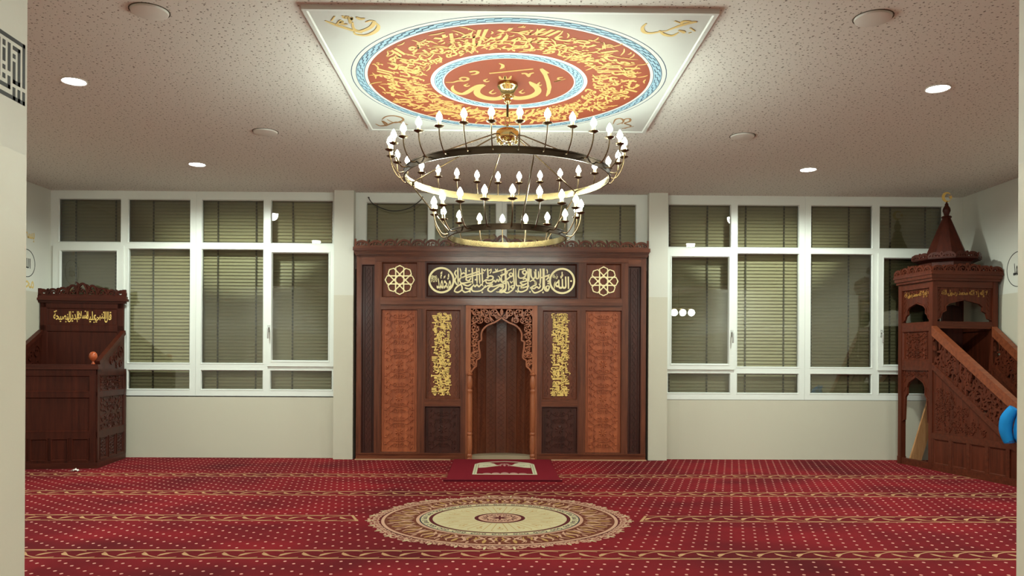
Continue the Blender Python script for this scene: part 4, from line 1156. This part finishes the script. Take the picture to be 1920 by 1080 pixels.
ws = [('قال', .0, .15), ('النبي', .11, .34), ('عليه', .30, .46), ('السلام', .40, .62), ('الدين', .56, .78), ('النصيحة', .70, 1.0)]
ws = [('قال', .0, .12), ('النبي', .09, .30), ('عليه', .26, .44), ('السلام', .40, .60), ('الدين', .56, .76), ('النصيحة', .70, 1.0)]
for w_, a0, a1 in ws:
    T = .66
    put_text(b, KB, w_, (-.15 - a1 * T, 1.665, -.15 - a0 * T, 1.800), .0, .006, .016)
for x, z in ((.09, 1.79), (.30, 1.80), (.44, 1.79), (.63, 1.80), (.52, 1.67), (.20, 1.668)): b.disc(KB, -.15 - x, z, .008, 0, .006, 6)
b.build('gold_inscription', m_gold2, ku)
b = MB()
for z0, z1, w in ((1.90, 1.925, .02), (1.925, 1.955, .045), (1.955, 1.985, .03)): b.box(-KW - w * .5, w * .9, KD - .06 - w, KD - .02, z0, z1)
b.build('cornice', WDh, ku)
b = MB(); FCk = lambda u, v, w: (-KW / 2 + .005 + u, KD - .07 - w, 1.985 + v)
crest(b, FCk, KW + .04, 9, .105, lambda q: 1.0 - .28 * q, .55, .20)
for s_ in (-1, 1): b.fbox(FCk, s_ * .48 - .02, s_ * .48 + .02, 0, .085, -.012, .012)
b.build('cresting', WD, ku)

# ================================================================== PULPIT WITH STAIRS (right corner)
mi_ = thing('pulpit', 'dark wooden pulpit with carved stair, pointed roof and golden crescent in the right corner', 'pulpit', (4.924, 8.956, 0), math.radians(7.6))
TW, TD = .83, .62
ML = lambda u, v, w: (-w, u, v)                    # flank facing left; u is local depth (+ away)
MF = lambda u, v, w: (u, -w, v)
PO = .062
for x, y in ((0, 0), (TW - PO, 0), (0, TD - PO), (TW - PO, TD - PO)):
    b = MB(); b.box(x, x + PO, y, y + PO, 0, 2.165)
    b.box(x - .004, x + PO + .004, y - .004, y + PO + .004, 0, .09); b.build('post', WM, mi_)
def mrail(name, bs):
    for q in bs:
        b = MB(); b.box(*q); b.build(name, WMh, mi_)
mrail('tower_rail', [(.004, .058, PO, TD - PO, z0, z1) for z0, z1 in ((0, .075), (1.135, 1.25), (1.60, 1.70), (2.09, 2.165))]
      + [(PO, TW - PO, .004, .058, z0, z1) for z0, z1 in ((1.62, 1.70), (2.09, 2.165))]
      + [(PO, TW - PO, TD - .058, TD - .004, z0, z1) for z0, z1 in ((1.06, 1.14), (1.60, 1.70), (2.09, 2.165))]
      + [(TW - .058, TW - .004, PO, TD - PO, z0, z1) for z0, z1 in ((0, .075), (1.06, 1.14), (1.60, 1.70), (2.09, 2.165))])
b = MB(); b.box(.03, TW - .03, .03, TD - .03, 1.10, 1.134); b.build('platform', WM, mi_)
b = MB(); b.box(TW - .035, TW - .02, PO, TD - PO, .07, 1.62); b.build('wall_side_panel', WM, mi_)
b = MB(); b.box(PO, TW - PO, TD - .035, TD - .02, 1.13, 1.62); b.build('rear_panel', WM, mi_)
# carved panel on the tower flank
b = MB(); b.box(.022, .036, PO, TD - PO, 1.25, 1.60); o = b.build('flank_panel', WM, mi_)
F = lambda u, v, w: (.022 - w, u, v)
b = MB(); carve(b, F, PO + .05, TD - PO - .05, 1.275, 1.575, .33, .008, 1.0); b.frame(F, PO, TD - PO, 1.25, 1.60, .018, 0, .016); b.build('carving', WM, o)
def arch_board(F, u0, u1, v0, vt, va, drop, name, w0, w1, m=WM):
    """spandrel board with an ogee opening between u0 and u1: top vt, apex va, shoulders drop below"""
    c = (u0 + u1) / 2; h = (u1 - u0) / 2
    left = [(u0, vt), (u0, v0), (u0 + h * .14, v0 + .02), (u0 + h * .20, va - drop * .95), (u0 + h * .34, va - drop * .80), (u0 + h * .32, va - drop * .5), (u0 + h * .46, va - drop * .26), (u0 + h * .74, va - drop * .12), (c, va)]
    b = MB()
    b.prism(F, left + [(c, vt)], w0, w1)
    b.prism(F, [(2 * c - u, v) for u, v in left] + [(c, vt)], w0, w1)
    for s_ in (-1, 1):
        b.ribbon(F, [(c + s_ * (c - u), v) for u, v in left[1:]], .02, w0, w1 + .008, .2)
        for k in range(5):
            p = (c + s_ * h * (.93 - .2 * k), vt - .03 - .02 * (k % 2))
            b.ribbon(F, spiral(p[0], p[1] - .015 * (4 - k) * drop, .028, .008, k, 1.3, 10), .010, w0, w1 + .006, .4)
            leaf(b, F, c + s_ * h * .90, vt - .05 - (vt - v0 - .1) * k / 5, PI / 2 + s_ * .5, .06, .022, w0, w1 + .006, 0, .4)
    return b.build(name, m, mi_)
arch_board(lambda u, v, w: (.03 - w, u, v), PO, TD - PO, .52, 1.135, 1.06, .26, 'flank_arch', -.008, .008)
arch_board(lambda u, v, w: (.03 - w, u, v), PO, TD - PO, 1.72, 2.09, 1.93, .16, 'flank_window_arch', -.008, .008)
arch_board(lambda u, v, w: (u, .03 - w, v), PO, TW - PO, 1.72, 2.09, 1.955, .16, 'front_window_arch', -.008, .008)
for F, u0, u1 in ((lambda u, v, w: (.022 - w, u, v), TD - PO - .03, PO + .03), (lambda u, v, w: (u, .022 - w, v), PO + .06, TW - PO - .06)):
    b = MB(); put_text(b, F, 'لا إله إلا الله محمد رسول الله', (u0, 1.985, u1, 2.065), 0, .006, .03); b.build('gold_inscription', m_goldd, mi_)
b = MB()
b.prism(lambda u, v, w: (u, .50 - w, v), [(.48, 1.14), (.75, 1.14), (.75, 1.86), (.70, 1.91), (.615, 1.93), (.53, 1.91), (.48, 1.86)], 0, .03); b.build('seat_back', W3, mi_)
# cornice and roof
b = MB()
for z0, z1, e in ((2.165, 2.195, .012), (2.195, 2.235, .026), (2.235, 2.262, .036)): b.box(-e - .01, TW + e, -e - .01, TD + e, z0, z1)
b.build('cornice', WMh, mi_)
b = MB()
crest(b, lambda u, v, w: (TW / 2 + u, -.03 - w, 2.262 + v), TW + .06, 6, .085, lambda q: .9, .35, .2)
crest(b, lambda u, v, w: (-.03 - w, TD / 2 - u, 2.262 + v), TD + .06, 5, .085, lambda q: .9, .35, .2)
b.build('cresting', WM, mi_)
cx, cy = TW / 2 - .01, TD / 2
def octa(b, prof):
    b.lathe([(r / cos(PI / 8), z) for r, z in prof], (0, 0, 0), 8)
def octo(name, prof, m):
    b = MB(); n = 8; vs = []; fs = []
    for r, z in prof:
        for i in range(n):
            a = 2 * PI * (i + .5) / n; vs.append((cx + r * cos(a), cy + r * sin(a), z))
    for k in range(len(prof) - 1):
        for i in range(n):
            j = (i + 1) % n; fs.append((k * n + i, k * n + j, k * n + n + j, k * n + n + i))
    fs += [tuple(range(n - 1, -1, -1)), tuple((len(prof) - 1) * n + i for i in range(n))]
    b.add(vs, fs); return b.build(name, m, mi_)
octo('roof_drum', [(.29, 2.255), (.29, 2.40), (.33, 2.42), (.37, 2.43), (.37, 2.445), (.26, 2.45)], WD)
octo('roof_cone', [(.262, 2.445), (.245, 2.47), (.225, 2.50), (.045, 2.945), (.040, 2.95)], WD)
b = MB()
for i in range(8):
    a = 2 * PI * i / 8
    FZ = lambda u, v, w, a=a: (cx + (.345 + w) * cos(a) - u * sin(a), cy + (.345 + w) * sin(a) + u * cos(a), 2.44 + v)
    crest(b, FZ, .285, 2, .075, lambda q: .9, .0, .2, -.006, .006, .012)
b.build('roof_cresting', WD, mi_)
b = MB(); b.lathe([(.05, 2.945), (.058, 2.955), (.050, 2.968), (.026, 2.975), (.032, 3.0), (.044, 3.03), (.040, 3.06), (.026, 3.085), (.018, 3.10), (.022, 3.11), (.010, 3.125), (.006, 3.15)], (cx, cy, 0), 18); b.build('finial', WD, mi_, smooth=True)
b = MB(); FZ = lambda u, v, w: (cx + u, cy - w, 3.195 + v)
out = [(.060 * cos(a), .060 * sin(a)) for a in [math.radians(38) + math.radians(284) * i / 24 for i in range(25)]]
inn = [(.016 + .044 * cos(a), .044 * sin(a)) for a in [math.radians(52) + math.radians(256) * i / 24 for i in range(25)]]
vs = [FZ(u, v, w) for w in (-.006, .006) for pl in (out, inn) for u, v in pl]
fs = []
for i in range(24):
    fs += [(i, i + 1, 26 + i, 25 + i), (50 + i, 75 + i, 76 + i, 51 + i), (i, 50 + i, 51 + i, i + 1), (25 + i, 26 + i, 76 + i, 75 + i)]
fs += [(0, 25, 75, 50), (24, 74, 99, 49)]
b.add(vs, fs)
st = [((.026 if i % 2 == 0 else .011) * cos(2 * PI * i / 10) + .052, (.026 if i % 2 == 0 else .011) * sin(2 * PI * i / 10)) for i in range(10)]
b.prism(FZ, st, -.006, .006); b.build('golden_crescent', m_gold2, mi_)
# stair: flank with handrail, pierced band, string, carved triangle and base panels
SL = .655; YE = -1.72
top = lambda y: 1.645 + SL * y
rb = lambda y: 1.535 + SL * y
stt = lambda y: 1.222 + SL * y
stb = lambda y: 1.150 + SL * y
def flank(x0, dirx, xw, name_prefix, full=True):
    """balustrade standing on the line x = x0 + dirx*y"""
    FB = lambda u, v, w: (x0 + dirx * u - w, u, v)
    b = MB(); b.prism(FB, [(0, rb(0)), (YE, rb(YE)), (YE, top(YE)), (0, top(0))], -.055, .012); b.build('handrail', WMr, mi_)
    b = MB(); b.prism(FB, [(0, stb(0)), (YE, stb(YE)), (YE, stt(YE)), (0, stt(0))], -.04, .006); b.build('string_board', WMh, mi_)
    b = MB()
    n = 12; rnd = random.Random(5)
    for i in range(n):
        for j in range(3):
            y = -.08 - (-YE - .16) * (i + .5 + .25 * (j - 1)) / n; lo, hi = stt(y), rb(y)
            z = lo + (hi - lo) * (.17 + .33 * j); r = .055
            b.ribbon(FB, spiral(y, z, r, r * .3, rnd.uniform(0, 6), (1.3 if (i + j) % 2 else -1.3), 16), resamp([.020, .024, .018], 17), -.026, -.006, .2)
            for k in range(6):
                a = rnd.uniform(0, 2 * PI)
                leaf(b, FB, y + .02 * cos(a), z + .02 * sin(a), a, .085, .036, -.026, -.004, rnd.uniform(-.8, .8), .3)
    for i in range(n * 2):
        y = -.03 - (-YE - .06) * i / (n * 2 - 1)
        leaf(b, FB, y, stt(y), PI / 2 + rnd.uniform(-.8, .8), .10, .04, -.026, -.006, .3, .3)
        leaf(b, FB, y, rb(y), -PI / 2 + rnd.uniform(-.8, .8), .10, .04, -.026, -.006, .3, .3)
        y2 = y; z = (stt(y2) + rb(y2)) / 2
        leaf(b, FB, y2, z, rnd.uniform(0, 6), .09, .034, -.026, -.006, .3, .3)
    b.build('pierced_band', WM, mi_)
    b = MB(); y1 = -1.13
    b.prism(FB, [(0, .415), (y1, .415), (0, stb(0) + .01)], -.030, -.012); b.prism(FB, [(YE, 0), (0, 0), (0, .43), (-1.15, .43), (YE, max(stb(YE) + .01, .06))], -.030, -.014)
    o = b.build('flank_board', WM, mi_)
    if full:
        c = MB(); FD = lambda u, v, w: FB(u, v, w - .012)
        rnd = random.Random(9)
        for i in range(190):
            u = rnd.uniform(-.85, -.06); v = rnd.uniform(.47, 1.0)
            if v > stb(u) - .09: continue
            r = rnd.uniform(.02, .035)
            c.ribbon(FD, spiral(u, v, r, r * .25, rnd.uniform(0, 6), rnd.choice((-1.2, 1.2)), 12), .012, -.002, .006, .5)
            leaf(c, FD, u, v, rnd.uniform(0, 6), .05, .018, -.002, .006, .5, .5)
        c.build('carving', WM, o)
        c = MB(); FD = lambda u, v, w: FB(u, v, w - .014)
        edges = [0.0, -.298, -.575, -.845, -1.13, -1.41, YE]
        c.fbox(FD, YE, 0, .36, .425, 0, .014); c.fbox(FD, YE, 0, 0, .075, 0, .016)
        for e in edges: c.fbox(FD, e - .024, e + .024, .07, .365 if e > -1.3 else .30, 0, .013)
        c.build('base_frame', WMh, o)
        for a, d in zip(edges[:4], edges[1:5]):
            c = MB(); c.frame(FD, d + .024, a - .024, .075, .36, .016, 0, .010); c.build('base_moulding', WM, o)
    b = MB(); u = YE
    b.box(x0 + dirx * u - .012, x0 + dirx * u + .06, u - .07, u, 0, top(u) + .12)
    b.lathe([(.02, 0), (.03, .01), (.02, .03), (.042, .06), (.042, .09), (.02, .12), (.004, .125)], (x0 + dirx * u + .024, u - .035, top(u) + .12), 16)
    b.build('newel_post', WM, mi_)
flank(.0, 0.0, 1, 'left')
flank(.765, .133, -1, 'right', False)
for i in range(6):
    b = MB(); z = 1.134 - .189 * (i + 1); y1 = -.285 * i; y0 = y1 - .285
    x1 = .74 + .133 * y0 - .01
    b.box(.03, x1, y0, y1, 0.0, z - .03); b.box(.03, x1, y0 - .02, y1, z - .03, z); b.build('stair_step', WM, mi_)

# leaning plank, jacket, paper
b = MB(); d = Vector((.24, -.03, .86)).normalized(); s_ = Vector((.99, .13, 0)); s_ = (s_ - d * s_.dot(d)).normalized(); nn = d.cross(s_)
O = Vector((5.02, 9.50, .012))
vs = [O + d * p + s_ * q + nn * r for r in (0, .022) for p in (0, .90) for q in (-.075, .075)]
zmin = min(v.z for v in vs); vs = [v - Vector((0, 0, zmin - .001)) for v in vs]
b.add(vs, [(0, 1, 3, 2), (4, 6, 7, 5), (0, 4, 5, 1), (2, 3, 7, 6), (0, 2, 6, 4), (1, 5, 7, 3)])
tag(b.build('plank', WP), 'raw light wooden plank leaning inside the arch under the pulpit', 'plank')
jk = thing('jacket', 'bright blue jacket hanging over the pulpit stair rail at the right edge', 'jacket', (5.085, 7.40, .43), math.radians(7.6))
m_jk = weave('bright blue jacket cloth', C(0.012, 0.20, 0.50), .6, .12)
b = MB(); rows = []; N = 40
prof = [(.0, .10, .055), (.02, .17, .075), (.07, .215, .088), (.15, .225, .090), (.24, .205, .084), (.32, .175, .072), (.38, .13, .060), (.415, .08, .05), (.43, .03, .03)]
for k, (z, ru, rw) in enumerate(prof):
    for i in range(N):
        a = 2 * PI * i / N; f = 1 + (.07 * sin(5 * a + k * .5) + .05 * sin(9 * a - k * .8)) * (1 if 0 < k < 8 else .3)
        rows.append((-.085 + rw * f * cos(a) + (.035 if k > 6 else 0), ru * f * sin(a) - .03, z + .012 * sin(3 * a)))
fs = [(k * N + i, k * N + (i + 1) % N, k * N + N + (i + 1) % N, k * N + N + i) for k in range(len(prof) - 1) for i in range(N)]
fs += [tuple(range(N - 1, -1, -1)), tuple((len(prof) - 1) * N + i for i in range(N))]
b.add(rows, fs); o = b.build('body', m_jk, jk, smooth=True)
b = MB(); pts = cat([(-.155, .12, .36), (-.185, .17, .26), (-.185, .19, .15), (-.165, .185, .06), (-.155, .18, .03)], 6)
b.tube(pts, resamp([.045, .060, .058, .050, .045], len(pts)), 14); b.build('sleeve', m_jk, jk, smooth=True)
b = MB(); b.tube([(-.155, .18, .045), (-.152, .178, .02)], .048, 14); b.build('cuff', weave('navy cuff', C(0.02, 0.08, 0.22)), jk)
b = MB(); rnd = random.Random(2); n = 7
vs = [(.075 * (i / (n - 1) - .5) + rnd.uniform(-.006, .006), .06 * (j / (n - 1) - .5) + rnd.uniform(-.006, .006), .004 + rnd.uniform(0, .03) * (1 - abs(i / 3 - 1) * .7)) for j in range(n) for i in range(n)]
b.add(vs, [(j * n + i, j * n + i + 1, j * n + n + i + 1, j * n + n + i) for j in range(n - 1) for i in range(n - 1)])
b.add([(x, y, z + .002) for x, y, z in vs], [(j * n + i, j * n + n + i, j * n + n + i + 1, j * n + i + 1) for j in range(n - 1) for i in range(n - 1)])
o = b.build('paper_scrap', paint('white paper', S(224, 220, 212), .8), recalc=False, loc=(-4.60, 8.60, 0.0)); tag(o, 'crumpled white paper scrap on the carpet before the preacher chair', 'paper')

# ================================================================== WRITING ON THE WALLS
def roundel(F, cy_, cz, r, name, label, word):
    b = MB(); b.ring(F, cy_, cz, r - .008, r, 0, .002, 48)
    put_text(b, F, word, (cy_ - r * .42, cz - r * .36, cy_ + r * .42, cz + r * .36), 0, .002, .004)
    return tag(b.build(name, m_black), label, 'wall lettering')
FLW = lambda u, v, w: (XL + w, u, v)
roundel(FLW, 9.38, 2.345, .165, 'wall_roundel', 'thin black ring with small black lettering on the left wall', 'الله')
b = MB(); put_text(b, FLW, 'بسم الله', (9.16, 2.57, 9.53, 2.78), 0, .002, .02); tag(b.build('gold_wall_lettering', m_golds), 'gold lettering on the left wall above the black ring', 'wall lettering')
b = MB(); put_text(b, FLW, 'محمد', (9.20, 2.05, 9.52, 2.17), 0, .002, .01); tag(b.build('gold_wall_lettering', m_golds), 'faint gold lettering on the left wall below the black ring', 'wall lettering')
FRW = lambda u, v, w: (XR - w, -u, v)
roundel(FRW, -8.79, 2.283, .20, 'wall_roundel', 'thin black ring with dark lettering on the right wall beside the pulpit roof', 'محمد')
def kufic(F, label):
    """square lettering; F(u, v, w): u runs leftwards from the edge of the wall"""
    g = .0157; b = MB()
    def bar(c0, c1, r0, r1): b.fbox(F, c0 * g, c1 * g, r0 * g, r1 * g, 0, .0015)
    for q in ((0, 1, 0, 3.3), (0, 1, 4.3, 15.5), (0, 16, 14.5, 15.5), (0, 16, 0, 1), (2, 3, 0, 3.2), (2, 3, 4.1, 13.5), (4, 5, 0, 3.2), (4, 5, 4.1, 9.6), (2, 5, 4.1, 5.1), (4, 5, 10.4, 11.5), (2, 5, 12.5, 13.5),
              (6, 7, 6.6, 13.6), (6, 7, 2.2, 5.4), (6, 12, 2.2, 3.2), (8, 9, 12.2, 13.6), (8, 9, 8.4, 11.6), (8, 9, 6.4, 7.5), (8, 9, 4.2, 5.4), (10, 11, 4.2, 13.6), (10, 13, 12.6, 13.6), (12, 13, 5.4, 11.6), (12, 14, 4.2, 5.2), (14, 15, 2.2, 13.6), (15, 16, 1, 15)): bar(*q)
    tag(b.build('square_kufic_lettering', m_black), label, 'wall lettering', 'square lettering on the opening')
kufic(lambda u, v, w: (OL + w, 3.185 - u, 2.216 + v), 'black square lettering high on the left side of the opening')
kufic(lambda u, v, w: (OR - w, 3.140 - u, 2.205 + v), 'black square lettering high on the right side of the opening')
